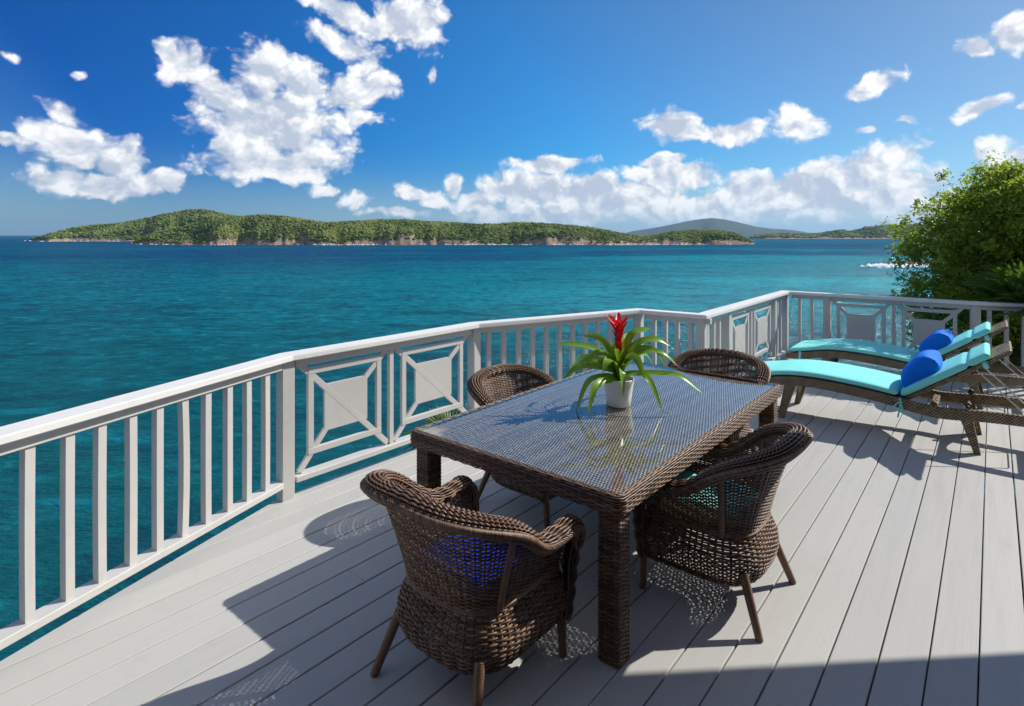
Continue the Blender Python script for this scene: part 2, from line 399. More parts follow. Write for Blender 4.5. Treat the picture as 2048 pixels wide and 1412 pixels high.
def sea_f(T, b, out):
    pos = T.new('ShaderNodeNewGeometry').outputs['Position']
    s = T.new('ShaderNodeSeparateXYZ'); T.l.new(pos, s.inputs[0]); X, Y = s.outputs[0], s.outputs[1]
    patch = T.noise(T.mapping(pos, rot=(0, 0, .25), scale=(.0030, .0055, 1)), 1.0, 4, .55, .4)
    fine = T.noise(T.mapping(pos, scale=(.012, .03, 1)), 1.0, 4, .6)
    ratio = T.math('DIVIDE', X, T.math('ADD', T.math('ABSOLUTE', Y), 40.0))
    near = T.maprange(Y, 35, 260, 0, 1)
    mid = T.mix(near, (.000, .100, .122), (.000, .150, .215))           # teal, darker over deep water by the cliff
    right = T.maprange(ratio, -.55, .42)
    shal = T.math('MULTIPLY', right, T.math('MULTIPLY', T.maprange(Y, 90, 260), T.maprange(Y, 1250, 500)))
    shal = T.math('MULTIPLY', shal, T.maprange(patch, .36, .58, .45, 1.0))
    c = T.mix(shal, mid, (.000, .37, .46))
    deep = T.math('MULTIPLY', T.maprange(Y, 260, 700), T.maprange(ratio, .50, -.25, .25, 1.0))
    deep = T.math('MULTIPLY', deep, T.maprange(patch, .62, .42, .55, 1.0))
    c = T.mix(deep, c, (.000, .045, .150))
    band = T.math('MULTIPLY', T.maprange(Y, 520, 760), T.maprange(patch, .56, .46))      # seagrass and deeper streaks
    c = T.mix(T.math('MULTIPLY', band, .75), c, (.000, .055, .170))
    far = T.math('MULTIPLY', T.maprange(Y, 1300, 2600), T.maprange(ratio, .2, .5))
    c = T.mix(T.math('MULTIPLY', far, .8), c, (.002, .11, .20))
    c = T.mix(T.maprange(fine, .42, .70, 0, .30), c, (.000, .035, .062))
    rip = T.noise(T.mapping(pos, rot=(0, 0, -.25), scale=(.24, .36, 1)), 1.0, 7, .72, .3)  # ripple shading put into the water colour: dark troughs, glinting crests
    c = T.mix(T.math('MULTIPLY', T.maprange(rip, .34, .54, .80, 0), T.maprange(Y, 45, 220, .45, 1.0)), c, (.000, .036, .060))
    c = T.mix(T.math('MULTIPLY', T.maprange(rip, .53, .70, 0, .70), T.maprange(Y, 45, 220, .40, 1.0)), c, (.010, .33, .43))
    rp2 = T.noise(T.mapping(pos, rot=(0, 0, -.2), scale=(.050, .095, 1)), 1.0, 5, .66, .5)  # broader waves, their dark and lit sides also painted as colour
    c = T.mix(T.maprange(rp2, .34, .50, .55, 0), c, (.000, .040, .075))
    c = T.mix(T.maprange(rp2, .54, .70, 0, .55), c, (.003, .23, .33))
    # white caps
    wc = T.noise(T.mapping(pos, rot=(0, 0, -.3), scale=(.26, .50, 1)), 1.0, 6, .74)
    wp = T.noise(T.mapping(pos, scale=(.030, .05, 1)), 1.0, 2, .5)
    cap = T.math('MULTIPLY', T.maprange(wc, .675, .72), T.maprange(wp, .50, .62))
    c = T.mix(cap, c, (.75, .80, .82))
    h1 = T.noise(T.mapping(pos, rot=(0, 0, -.3), scale=(.055, .20, 1)), 1.0, 5, .62, .6)
    h2 = T.noise(T.mapping(pos, rot=(0, 0, -.2), scale=(.30, .95, 1)), 1.0, 6, .66, .4)
    h3 = T.noise(T.mapping(pos, rot=(0, 0, .1), scale=(1.6, 3.4, 1)), 1.0, 3, .6)
    hh = T.math('ADD', T.math('MULTIPLY', h1, 2.4), T.math('ADD', T.math('MULTIPLY', h2, .95), T.math('MULTIPLY', h3, .20)))
    bn_ = bump(T, b, hh, .9, 1.0).outputs[0]
    # light scattered back from the water body, plus the surface glint that a polariser leaves
    df = T.new('ShaderNodeBsdfDiffuse'); T.l.new(c, df.inputs[0]); T.l.new(bn_, df.inputs['Normal'])
    gl = T.new('ShaderNodeBsdfGlossy'); gl.inputs['Roughness'].default_value = .17; T.l.new(bn_, gl.inputs['Normal'])
    fr = T.new('ShaderNodeFresnel'); fr.inputs[0].default_value = 1.33; T.l.new(bn_, fr.inputs['Normal'])
    mx = T.new('ShaderNodeMixShader'); T.l.new(T.math('MULTIPLY', T.math('MINIMUM', fr.outputs[0], .5), T.math('MULTIPLY', T.math('SUBTRACT', 1.0, cap), .17)), mx.inputs[0])
    T.l.new(df.outputs[0], mx.inputs[1]); T.l.new(gl.outputs[0], mx.inputs[2]); T.l.new(mx.outputs[0], out.inputs[0])
material('sea_water', sea_f)
material('foam', lambda T, b, out: setp(b, col=(.80, .84, .86), rough=.9))
def terrain_f(T, b, out):
    g = T.new('ShaderNodeNewGeometry'); pos = g.outputs['Position']
    s = T.new('ShaderNodeSeparateXYZ'); T.l.new(pos, s.inputs[0])
    hgt = T.math('SUBTRACT', s.outputs[2], SEA)
    n = T.noise(pos, .030, 6, .65); n2 = T.noise(pos, .12, 5, .65)
    rock = T.ramp(T.noise(T.mapping(pos, scale=(.14, .14, .11)), 1.0, 6, .7, 1.2), [(.30, (.10, .070, .055)), (.44, (.30, .20, .13)), (.58, (.46, .33, .225)), (.75, (.60, .50, .40))])
    grey = T.ramp(n2, [(.35, (.10, .085, .075)), (.65, (.30, .26, .23))])
    rock = T.mix(T.maprange(n, .48, .62), rock, grey)
    veg = T.ramp(n2, [(.3, (.022, .042, .012)), (.55, (.055, .085, .022)), (.8, (.115, .13, .045))])
    dry = T.mix(n2, (.14, .11, .065), (.23, .175, .11))
    veg = T.mix(T.maprange(T.noise(pos, .011, 5, .6), .56, .70), veg, dry)
    sn = T.new('ShaderNodeSeparateXYZ'); T.l.new(g.outputs['Normal'], sn.inputs[0])
    line = T.math('ADD', hgt, T.math('MULTIPLY', T.math('SUBTRACT', n, .5), -34.0))
    steep = T.maprange(sn.outputs[2], .82, .62)
    k = T.math('MAXIMUM', T.maprange(line, 15.0, 8.0), T.math('MULTIPLY', steep, T.maprange(hgt, 40, 22)))
    T.l.new(T.mix(k, veg, rock), b.inputs['Base Color']); setp(b, rough=.95, spec=.1)
    bump(T, b, T.noise(pos, .25, 5, .7), .9, 4.0)
material('terrain', terrain_f)
def farland_f(T, b, out):
    pos = T.new('ShaderNodeNewGeometry').outputs['Position']
    n = T.noise(pos, .012, 6, .65)
    T.l.new(T.ramp(n, [(.3, (.030, .042, .022)), (.55, (.065, .078, .040)), (.75, (.13, .115, .075))]), b.inputs['Base Color']); setp(b, rough=.95, spec=.1)
material('far_land', farland_f)
def scrub_f(T, b, out):
    g = T.new('ShaderNodeNewGeometry'); r = g.outputs['Random Per Island']
    n = T.noise(g.outputs['Position'], .0075, 5, .62)
    k = T.math('ADD', T.math('MULTIPLY', r, .36), T.math('MULTIPLY', T.math('SUBTRACT', n, .22), 1.25))
    T.l.new(T.ramp(k, [(.22, (.040, .068, .020)), (.45, (.110, .155, .034)), (.66, (.20, .235, .055)), (.82, (.27, .24, .10)), (.95, (.30, .22, .13))]), b.inputs['Base Color'])
    setp(b, rough=.9, spec=.15)
material('scrub', scrub_f)
def cliff_f(T, b, out):
    pos = T.new('ShaderNodeNewGeometry').outputs['Position']
    n = T.noise(pos, .9, 6, .7); n2 = T.noise(pos, .25, 4, .6)
    c = T.ramp(n, [(.3, (.05, .042, .036)), (.55, (.16, .13, .105)), (.8, (.30, .25, .20))])
    T.l.new(T.mix(T.maprange(n2, .45, .6), c, (.035, .055, .018)), b.inputs['Base Color']); setp(b, rough=.95, spec=.15)
    bump(T, b, n, .9, .2)
material('cliff', cliff_f)
material('white_wall', lambda T, b, out: setp(b, col=(.78, .76, .72), rough=.8))
material('pale_roof', lambda T, b, out: setp(b, col=(.62, .60, .58), rough=.7))

# ------------------------------------------------------------------ sea, land
def build_sea():
    n = 96; r = np.concatenate([[0], np.geomspace(20, 45000, 40)])
    th = np.linspace(0, 2*np.pi, n, endpoint=False)
    V = np.stack([r[:, None]*np.sin(th), r[:, None]*np.cos(th), np.full((len(r), n), SEA)], -1).reshape(-1, 3)
    I, J = np.meshgrid(np.arange(len(r)-1), np.arange(n), indexing='ij'); J2 = (J+1) % n
    Fq = np.stack([I*n+J, (I+1)*n+J, (I+1)*n+J2, I*n+J2], -1).reshape(-1, 4)
    tag(link('sea', mesh_np('sea', V, Fq[n:], 'sea_water')), kind='structure')
build_sea()

def fbm(x, y, oct=5, seed=0, gain=.5):
    """value-noise fractal on arrays"""
    out = np.zeros_like(x, float); a = 1.0; f = 1.0; tot = 0
    for o in range(oct):
        xi = np.floor(x*f).astype(np.int64); yi = np.floor(y*f).astype(np.int64); fx = x*f-xi; fy = y*f-yi
        fx = fx*fx*(3-2*fx); fy = fy*fy*(3-2*fy)
        def hsh(i, j):
            h = (i*374761393+j*668265263+(seed+o)*982451653) & 0x7fffffff
            h = ((h ^ (h >> 13))*1274126177) & 0x7fffffff
            return ((h ^ (h >> 16)) & 0xffff)/65535.0
        val = (hsh(xi, yi)*(1-fx)+hsh(xi+1, yi)*fx)*(1-fy)+(hsh(xi, yi+1)*(1-fx)+hsh(xi+1, yi+1)*fx)*fy
        out += a*val; tot += a; a *= gain; f *= 2.03
    return out/tot

def island(name, prof, Dshore, depth, mat, cliff=0.0, cols=420, rows=56, rough=3.0, seed=1, ridge=.5):
    """land whose skyline passes the listed (column, row) points; Dshore metres to its shore, depth metres front to back"""
    px = np.array([p[0] for p in prof], float); py = np.array([p[1] for p in prof], float)
    x = np.linspace(px[0], px[-1], cols); top = np.interp(x, px, py)
    k = np.hanning(9); k /= k.sum(); top = np.convolve(np.pad(top, 4, 'edge'), k, 'valid')
    Dr = Dshore+depth*ridge
    hr = np.maximum(25.0+(HY-top)/F*Dr, .5)                  # ridge height above the sea
    lat = (x-CX)/F
    t = np.linspace(0, 1, rows)
    wob = (fbm(x*.018, x*0+seed, 5, seed, .46)-.5)*depth*.26      # uneven shore line
    Yg = Dshore+wob[:, None]*(1-t)[None]+depth*t[None]
    taper = np.clip(np.minimum((x-px[0]), (px[-1]-x))/(.10*(px[-1]-px[0])), 0, 1)[:, None]**.5
    Yc = Dr+(Yg-Dr)*taper
    Xg = lat[:, None]*(Dr+(Yc-Dr)*.85)
    s = np.where(t < ridge, t/ridge, (1-t)/(1-ridge))[None]
    cl = cliff*np.clip(3.4*fbm(x*.011, x*0, 5, seed+5, .6)-1.05, .12, 1.5)[:, None]
    cl = np.minimum(cl, hr[:, None]*.6)
    cs = np.clip(s/.17, 0, 1)
    hh = cl*cs**.7+(hr[:, None]-cl)*np.sin(np.clip((s-.04)/.96, 0, 1)*np.pi/2)**1.15
    n = fbm(Xg*.012, Yg*.012, 5, seed+9)-.5
    hh = hh*(1+.5*(fbm(Xg*.05, Yg*.05, 4, seed+13)-.5)*np.exp(-((s-.14)/.14)**2)*1.3)
    hh = np.maximum(hh+n*rough*4*np.clip(s*3, 0, 1)*np.clip(1.15-s, .15, 1), 0)
    hh[:, 0] = -2; hh[:, -1] = -2
    V = np.stack([Xg, Yc, SEA+hh], -1)
    I, J = np.meshgrid(np.arange(cols-1), np.arange(rows-1), indexing='ij')
    Fq = np.stack([I*rows+J, (I+1)*rows+J, (I+1)*rows+J+1, I*rows+J+1], -1).reshape(-1, 4)
    o = link(name, mesh_np(name, V, Fq, mat)); tag(o, kind='structure')
    return V, hh, cl

ICO = None
def scatter_scrub(name, V, hh, cl, count, rmin, rmax, seed, label):
    """thousands of low crowns covering a far hillside; reads as one wood"""
    r = np.random.default_rng(seed); cols, rows, _ = V.shape
    bm = bmesh.new(); bmesh.ops.create_icosphere(bm, subdivisions=1, radius=1.0)
    bm.verts.ensure_lookup_table(); iv = np.array([x.co[:] for x in bm.verts]); jf = np.array([[x.index for x in f.verts] for f in bm.faces]); bm.free()
    i = r.integers(1, cols-2, count*2); j = r.integers(2, int(rows*.62), count*2)
    fx = r.random(count*2)[:, None]; fy = r.random(count*2)[:, None]
    P = V[i, j]*(1-fx)*(1-fy)+V[i+1, j]*fx*(1-fy)+V[i, j+1]*(1-fx)*fy+V[i+1, j+1]*fx*fy
    h = P[:, 2]-SEA; ok = (h > np.maximum(4, cl[i, 0]*(.55+.6*r.random(count*2)))); bare = fbm(P[:, 0]*.009, P[:, 1]*.009, 4, seed+3)
    ok &= (bare < .54) | (r.random(count*2) < .22)
    P = P[ok][:count]; m = len(P)
    rad = r.uniform(rmin, rmax, m)*(.7+.6*r.random(m)); sc = np.stack([rad*r.uniform(.9, 1.4, m), rad*r.uniform(.9, 1.4, m), rad*r.uniform(.6, 1.0, m)], -1)
    W = iv[None]*sc[:, None]*(1+.35*(r.random((m, len(iv), 1))-.5))+P[:, None]+np.array([0, 0, 1.0])*(rad*.35)[:, None, None]
    Fq = (jf[None]+np.arange(m)[:, None, None]*len(iv)).reshape(-1, 3)
    o = link(name, mesh_np(name, W, Fq, 'scrub', smooth=False)); tag(o, label, 'scrub', kind='stuff')

far_hill = [(62,481),(100,470),(150,457),(190,451),(225,449),(260,444),(300,437),(340,428),(375,421),(400,419),(430,424),(465,433),(520,445),(580,460),(640,480)]
main = [(262,489),(285,476),(330,462),(380,450),(420,441),(460,435),(500,432),(530,431),(570,434),(610,440),(650,447),(700,445),(760,441),(810,441),(860,444),(905,446),(960,450),(1000,448),(1045,446),(1090,448),(1140,452),(1185,457),(1225,464),(1262,471),(1290,476),(1312,472),(1345,465),(1390,461),(1430,462),(1465,466),(1490,476),(1510,489)]
V1, h1, c1 = island('headland_hill', far_hill, 2250, 620, 'terrain', 15, 320, 50, 5, 21)
scatter_scrub('hill_scrub', V1, h1, c1, 9000, 2.4, 6, 5, 'low green scrub covering the far left hill')
V2, h2, c2 = island('island', main, 1456, 360, 'terrain', 17, 560, 60, 4, 3)
scatter_scrub('island_scrub', V2, h2, c2, 24000, 1.3, 3.6, 6, 'green scrub wood covering the long low island')
island('distant_mountain', [(1225,473),(1262,463),(1300,457),(1340,450),(1375,442),(1400,438),(1425,436),(1450,439),(1475,444),(1510,453),(1540,457),(1575,459),(1610,464),(1640,473)], 14000, 4600, 'far_land', 0, 200, 30, 10, 31)
island('distant_ridge', [(1560,473),(1620,467),(1680,463),(1740,461),(1800,458),(1880,460),(1990,455),(2150,460),(2240,473)], 22000, 5000, 'far_land', 0, 160, 24, 10, 35)
V3, h3, c3 = island('low_cay', [(1500,476),(1530,470),(1565,468),(1600,471),(1630,468),(1660,465),(1685,461),(1705,464),(1730,457),(1760,453),(1800,451),(1860,449),(1950,452),(2080,458),(2200,476)], 3900, 700, 'terrain', 9, 300, 40, 4, 41)
scatter_scrub('cay_scrub', V3, h3, c3, 3600, 6, 11, 8, 'dark scrub on the low far cay at right')

def small_house(px, Y, w, d, h, label, V):
    # sits on the land mesh
    i = int(np.argmin(np.abs(V[:, 0, 0]-(px-CX)/F*V[0, 20, 1]))); j = int(np.argmin(np.abs(V[i, :, 1]-Y)))
    P = V[i, j]; e = empty('house', tuple(P), random.uniform(-.4, .4)); tag(e, label, 'house', 'far houses on the cay')
    bm = bmesh.new(); box(bm, (0, 0, h*.5-1), (w, d, h+4)); link('wall', mesh_bm('wall', bm, 'white_wall'), e)
    bm = bmesh.new(); vs = [bm.verts.new(p) for p in [(-w*.56,-d*.58,h), (w*.56,-d*.58,h), (w*.56,d*.58,h), (-w*.56,d*.58,h), (-w*.3,0,h+h*.5), (w*.3,0,h+h*.5)]]
    for f in ((0,1,5,4), (1,2,5), (2,3,4,5), (3,0,4), (3,2,1,0)): bm.faces.new([vs[k] for k in f])
    link('roof', mesh_bm('roof', bm, 'pale_roof'), e)
    bm = bmesh.new(); box(bm, (0, -d*.5-.05, h*.5), (w*.5, .1, h*.35)); link('window', mesh_bm('window', bm, 'black_plastic'), e)
small_house(1722, 3990, 20, 12, 7, 'leftmost white house on the far cay', V3)
small_house(1740, 4010, 26, 12, 7, 'widest white house low on the far cay', V3)
small_house(1758, 4060, 16, 12, 7, 'white house partway up the far cay', V3)
small_house(1772, 4020, 22, 12, 7, 'white house on the far cay nearest the tree', V3)
small_house(1284, 1500, 9, 7, 3.5, 'lone pale house in the low saddle of the island', V2)

def rocks(name, cx, cy, n, spread, size, seed):
    r = np.random.default_rng(seed); bm = bmesh.new()
    for k in range(n):
        f = k/(n-1); x = cx+spread[0]*f+r.normal(0, .03*abs(spread[0])); y = cy+spread[1]*f+r.normal(0, 3)
        s = size*(.35+.9*f)*r.uniform(.6, 1.2)
        g = bmesh.ops.create_icosphere(bm, subdivisions=2, radius=1.0)
        for q in g['verts']:
            c = q.co; m = 1+.5*(fbm(np.array([c.x*1.7+k*9]), np.array([c.y*1.7+c.z*2.1]), 3, seed)[0]-.5)
            q.co = Vector((x+c.x*s*1.5*m, y+c.y*s*1.2*m, SEA+c.z*s*.62*m))
    o = link(name, mesh_bm(name, bm, 'cliff')); tag(o, kind='structure'); return o
rocks('shore_rocks', 300, 466, 16, (95, 18), 13.0, 77)
def foam_patch(name, spots, label, seed, crest=.45):
    """broken white water lying on the sea: many small ragged flakes"""
    r = np.random.default_rng(seed); G = Geo(); Vs = []; Fs = []; n = 0
    for (x, y, sx, sy, cnt) in spots:
        for k in range(cnt):
            cx_ = x+r.normal(0, sx*.5); cy_ = y+r.normal(0, sy*.5); m = 9; th = np.linspace(0, 2*np.pi, m, endpoint=False)
            rr = r.uniform(.5, 1.2, m); a = sx*r.uniform(.10, .28); b_ = sy*r.uniform(.10, .3)
            ring = np.stack([cx_+a*rr*np.cos(th), cy_+b_*rr*np.sin(th), np.full(m, SEA+.15+.004*(k % 40))], -1)
            Vs.append(np.vstack([[cx_, cy_, SEA+crest*r.uniform(.4, 1.2)+.004*(k % 40)], ring])); Fs.append(np.array([[n, n+1+i, n+1+(i+1) % m] for i in range(m)])); n += m+1
    o = link(name, mesh_np(name, np.concatenate(Vs), np.concatenate(Fs), 'foam')); tag(o, label, 'surf', kind='stuff')
foam_patch('rock_surf', [(297,458,16,9,80),(306,455,14,8,50),(289,460,9,6,14),(318,452,12,6,16)], 'white surf breaking round the dark rocks', 3, 2.6)
shore = []
for i in range(6, V2.shape[0]-6, 3):
    if fbm(np.array([i*.13]), np.array([0.0]), 3, 4)[0] > .5:
        jw = int(np.argmax(h2[i] > .3)); shore.append((V2[i, jw, 0], V2[i, jw, 1]-5, 14, 5, 3))
for i in range(4, V1.shape[0]-140, 4):
    if fbm(np.array([i*.17]), np.array([3.0]), 3, 4)[0] > .45:
        jw = int(np.argmax(h1[i] > .3)); shore.append((V1[i, jw, 0], V1[i, jw, 1]-8, 24, 8, 3))
foam_patch('island_surf', shore, 'thin white surf along the island shores', 9, 3.2)

# ------------------------------------------------------------------ deck and railing
CAPS = [(0,892.9),(586.9,722.5),(958.7,656.4),(1279.7,627.6),(1413.5,639.0),(1578.4,588.8),(1953,611.0),(2048,614.7)]
W = [floor_pt(x, y, .935) for x, y in CAPS]                      # inner lower edge of the cap rail
d0 = (W[1]-W[0])/np.linalg.norm(W[1]-W[0]); W[0] = W[0]-d0*3.1   # the first section runs on past the camera
d7 = (W[7]-W[6])/np.linalg.norm(W[7]-W[6]); W[7] = W[6]+d7*3.2
def offset_line(off):
    out = []
    D = [norm(b-a) for a, b in zip(W, W[1:])]; Nn = [np.array([-d[1], d[0]]) for d in D]
    for i in range(len(W)):
        if i == 0: out.append(W[0]+Nn[0]*off)
        elif i == len(W)-1: out.append(W[-1]+Nn[-1]*off)
        else:
            m = norm(Nn[i-1]+Nn[i]); out.append(W[i]+m*off/np.dot(m, Nn[i]))
    return out
DIRS = [norm(b-a) for a, b in zip(W, W[1:])]

deck = empty('deck', (0, 0, 0)); tag(deck, kind='structure')
edge = offset_line(.122)
poly = [np.array(p) for p in edge]+[np.array([9.2, 5.2]), np.array([9.2, -2.6]), edge[0]+np.array([0, -.2])]
def clip(poly, nrm, c):                                          # keep points with p.nrm <= c
    out = []
    for a, b in zip(poly, poly[1:]+poly[:1]):
        da, db = np.dot(a, nrm)-c, np.dot(b, nrm)-c
        if da <= 0: out.append(a)
        if (da < 0) != (db < 0) and da != db: out.append(a+(b-a)*da/(da-db))
    return out
def plank_mesh(pl, z0, z1, mat, bev=.003):
    bm = bmesh.new(); vs = [bm.verts.new((p[0], p[1], z1)) for p in pl]
    f = bm.faces.new(vs); bmesh.ops.recalc_face_normals(bm, faces=[f])
    if f.normal.z < 0: f.normal_flip()
    r = bmesh.ops.extrude_face_region(bm, geom=[f]); nv = [x for x in r['geom'] if isinstance(x, bmesh.types.BMVert)]
    bmesh.ops.translate(bm, verts=nv, vec=(0, 0, z0-z1))
    bm.normal_update()
    top = [e for e in bm.edges if all(abs(x.co.z-z1) < 1e-6 for x in e.verts)]
    if bev: bmesh.ops.bevel(bm, geom=top, offset=bev, segments=1, affect='EDGES')
    return mesh_bm('deck_board', bm, mat)
PITCH, GAP, V0 = .1626, .0065, -.041
vals = [np.dot(p, v) for p in poly]
k0 = int(math.floor((min(vals)-V0)/PITCH)); k1 = int(math.ceil((max(vals)-V0)/PITCH))
for k in range(k0, k1):
    a, b = V0+k*PITCH, V0+(k+1)*PITCH-GAP+random.uniform(-.0012, .0012)
    strip = clip(clip(poly, v, b), -v, -a)
    if len(strip) < 3: continue
    us = [np.dot(p, u) for p in strip]; lo, hi = min(us), max(us)
    cuts = [lo-1]; c = lo+random.uniform(3.0, 9.0)+(0 if random.random() < .22 else 99)
    while c < hi-.6: cuts.append(c); c += 6.1
    for cv in (3, 4, 5):
        if a < np.dot(edge[cv], v) < b+GAP or (cv == 4 and a < np.dot(edge[5], v) < b+GAP): cuts.append(float(np.dot(edge[cv], u)))
    cuts = sorted(cuts); cuts.append(hi+1)
    for c0, c1 in zip(cuts, cuts[1:]):
        pl = clip(clip(strip, u, c1-.0006), -u, -(c0+.0006))
        pl = [p for i, p in enumerate(pl) if np.linalg.norm(p-pl[i-1]) > 1e-4]
        if len(pl) < 3: continue
        ar = abs(sum(p[0]*q[1]-q[0]*p[1] for p, q in zip(pl, pl[1:]+pl[:1])))/2
        ul = [np.dot(p, u) for p in pl]
        if ar < .002 or ar/(max(ul)-min(ul)) < .022: continue
        dz = random.uniform(-.0012, .0012)
        link('deck_board', plank_mesh(pl, -.036, dz, 'deck_paint'), deck)
# joists and rim under the boards
inner = offset_line(.085)
for a, b in zip(inner, inner[1:]):
    bm = bmesh.new(); beam(bm, (*a, -.16), (*b, -.16), .04, .236); link('rim_joist', mesh_bm('rim_joist', bm, 'rail_paint'), deck)
for k in range(9):
    c = V0*v; t = .2+k*1.0
    a = u*t+v*(-3.9 if t > 3.4 else -3.0); b = u*t+v*4.5
    pl = clip(clip([np.array(p) for p in inner]+[np.array([9.0, 5.0]), np.array([9.0, -2.4]), inner[0]], u, t+.02), -u, -(t-.02))
    if len(pl) < 3: continue
    vv = [np.dot(p, v) for p in pl]; bm = bmesh.new()
    beam(bm, (*(u*t+v*(min(vv)+.05)), -.13), (*(u*t+v*(max(vv)-.05)), -.13), .045, .184, bev=0); link('joist', mesh_bm('joist', bm, 'bark'), deck)

rail = empty('deck_railing', (float(W[1][0]), float(W[1][1]), 0.0)); tag(rail, 'pale grey painted wooden railing with white cap along the deck edge', 'railing')
RL = -np.array(rail.location)
def rpart(name, bm, mat, parent=None):
    o = link(name, mesh_bm(name, bm, mat), parent or rail)
    if parent is None: o.location = RL
    return o
c_in, c_out = offset_line(0.0), offset_line(.142)
for i in range(7):
    bm = bmesh.new(); pl = [c_in[i], c_in[i+1], c_out[i+1], c_out[i]]
    bot = [bm.verts.new((p[0], p[1], .935)) for p in pl]; top = [bm.verts.new((p[0], p[1], .975)) for p in pl]
    bm.faces.new(bot[::-1]); bm.faces.new(top)
    for a in range(4): bm.faces.new([bot[a], bot[(a+1) % 4], top[(a+1) % 4], top[a]])
    el = [e for e in bm.edges if (e.verts[0].co-e.verts[1].co).length > .3]
    bmesh.ops.bevel(bm, geom=el, offset=.006, segments=2, affect='EDGES')
    rpart('cap_rail', bm, 'cap_paint')
mid = offset_line(.080)
def along(i, t, off=.080):
    d = DIRS[i]; n = np.array([-d[1], d[0]]); return W[i]+d*t+n*off
def post(p, d, w=.089, z0=-.30):
    bm = bmesh.new(); box(bm, (p[0], p[1], (.935+z0)/2), (w, w, .935-z0-.001), -math.atan2(d[0], d[1]), bev=.004); rpart('post', bm, 'rail_paint')
def baluster(p, d, bow=0.0):
    n = np.array([-d[1], d[0]]); bm = bmesh.new(); zs = np.linspace(.131, .885, 7); s = .0195; rings = []
    for z in zs:
        o = bow*math.sin((z-.131)/.754*math.pi); c = p+d*o+n*o*.3
        rings.append([bm.verts.new((*(c+d*a*s+n*b_*s), z)) for a, b_ in ((-1,-1),(1,-1),(1,1),(-1,1))])
    for r0, r1 in zip(rings, rings[1:]):
        for a in range(4): bm.faces.new([r0[a], r0[(a+1) % 4], r1[(a+1) % 4], r1[a]])
    bm.faces.new(rings[0]); bm.faces.new(rings[-1])
    rpart('baluster', bm, 'rail_paint')
def lattice(i, t0, t1):
    """chippendale panel: frame bars, diagonals and a square board in the middle"""
    d = DIRS[i]; z0, z1 = .134, .905; w = t1-t0; h = z1-z0; tm = (t0+t1)/2; zm = .548
    def P(t, z, off=.080): return (*along(i, t, off), z)
    nrm = (-d[1], d[0], 0.0)
    bm = bmesh.new(); pw, ph = w*.235, .165
    M0 = [P(tm-pw, zm-ph), P(tm+pw, zm-ph), P(tm+pw, zm+ph), P(tm-pw, zm+ph)]
    nv = Vector(nrm)*.011
    A = [bm.verts.new(Vector(q)-nv) for q in M0]; B = [bm.verts.new(Vector(q)+nv) for q in M0]
    bm.faces.new(A); bm.faces.new(B[::-1])
    for a in range(4): bm.faces.new([A[a], B[a], B[(a+1) % 4], A[(a+1) % 4]])
    pan = rpart('lattice_panel', bm, 'rail_paint')
    def sub(name, a, b, wd, th, off=0.0):
        bm = bmesh.new(); beam(bm, P(*a, .080+off), P(*b, .080+off), th, wd, up=Vector(nrm).cross(Vector(P(*b))-Vector(P(*a))), bev=.002)
        o = link(name, mesh_bm(name, bm, 'rail_paint'), pan)
    fw, fh = w*.375, .281; bw = .043
    for zz in (zm-fh, zm+fh): sub('frame_bar', (tm-fw-bw/2, zz), (tm+fw+bw/2, zz), bw, .030)
    for tt in (tm-fw, tm+fw): sub('frame_bar', (tt, zm-fh+bw/2+.001), (tt, zm+fh-bw/2-.001), bw, .0275)
    e = .012
    sub('diagonal_bar', (t0+e, z1-e), (t1-e, z0+e), bw, .0236)                       # runs right across the board
    for s in (-1, 1):
        a = (tm+s*(w/2-e), zm+s*(h/2-e)*(1 if s > 0 else 1.0)) if s > 0 else (t0+e, z0+e)
        if s > 0: a = (t1-e, z1-e)
        sub('diagonal_bar', a, (tm+s*pw*.93, zm+s*ph*.93), bw, .0212)
def rails_between(i, t0, t1):
    bm = bmesh.new(); beam(bm, (*along(i, t0), .114), (*along(i, t1), .114), .088, .038, bev=.003); rpart('bottom_rail', bm, 'rail_paint')
    bm = bmesh.new(); beam(bm, (*along(i, t0, .074), .907), (*along(i, t1, .074), .907), .052, .054, bev=.002); rpart('top_rail', bm, 'rail_paint')
LEN = [float(np.linalg.norm(b-a)) for a, b in zip(W, W[1:])]
# corner posts
for i in range(0, 8):
    dd = DIRS[min(i, 6)] if i not in (2, 4) else (DIRS[1] if i == 2 else DIRS[4])
    post(mid[i], dd)
hp = .048
T1 = LEN[0]
rails_between(0, hp, T1-hp)
t1a = T1-1.676
first = [.1236, .285, .43, .583, .730, .880, 1.033, 1.187, 1.334, 1.489]
for k, t in enumerate(first): baluster(along(0, t1a+t+.02), DIRS[0], .012 if k == 5 else random.uniform(-.003, .003))
post(along(0, t1a-.95), DIRS[0])
for k in range(20):
    t = t1a+first[0]+.02-.15*(k+1)
    if t > .1 and abs(t-(t1a-.95)) > .06: baluster(along(0, t), DIRS[0])
# section 2: two lattice panels
g0 = hp+.02; g1 = LEN[1]-hp; m1 = .868
rails_between(1, .045, g1)
bm = bmesh.new(); box(bm, (*along(1, m1), .5085), (.036, .040, .751), -math.atan2(*DIRS[1]), bev=.002); rpart('divider', bm, 'rail_paint')
lattice(1, g0+.005, m1-.021); lattice(1, m1+.021, g1-.005)
# section 3: balusters
rails_between(2, .02, LEN[2]-.06)
for k in range(11): baluster(along(2, .135+k*.1605), DIRS[2], random.uniform(-.003, .003))
rails_between(3, .04, LEN[3]+.02)
for t in (.10, .225, .355, .495): baluster(along(3, t+.03), DIRS[3])
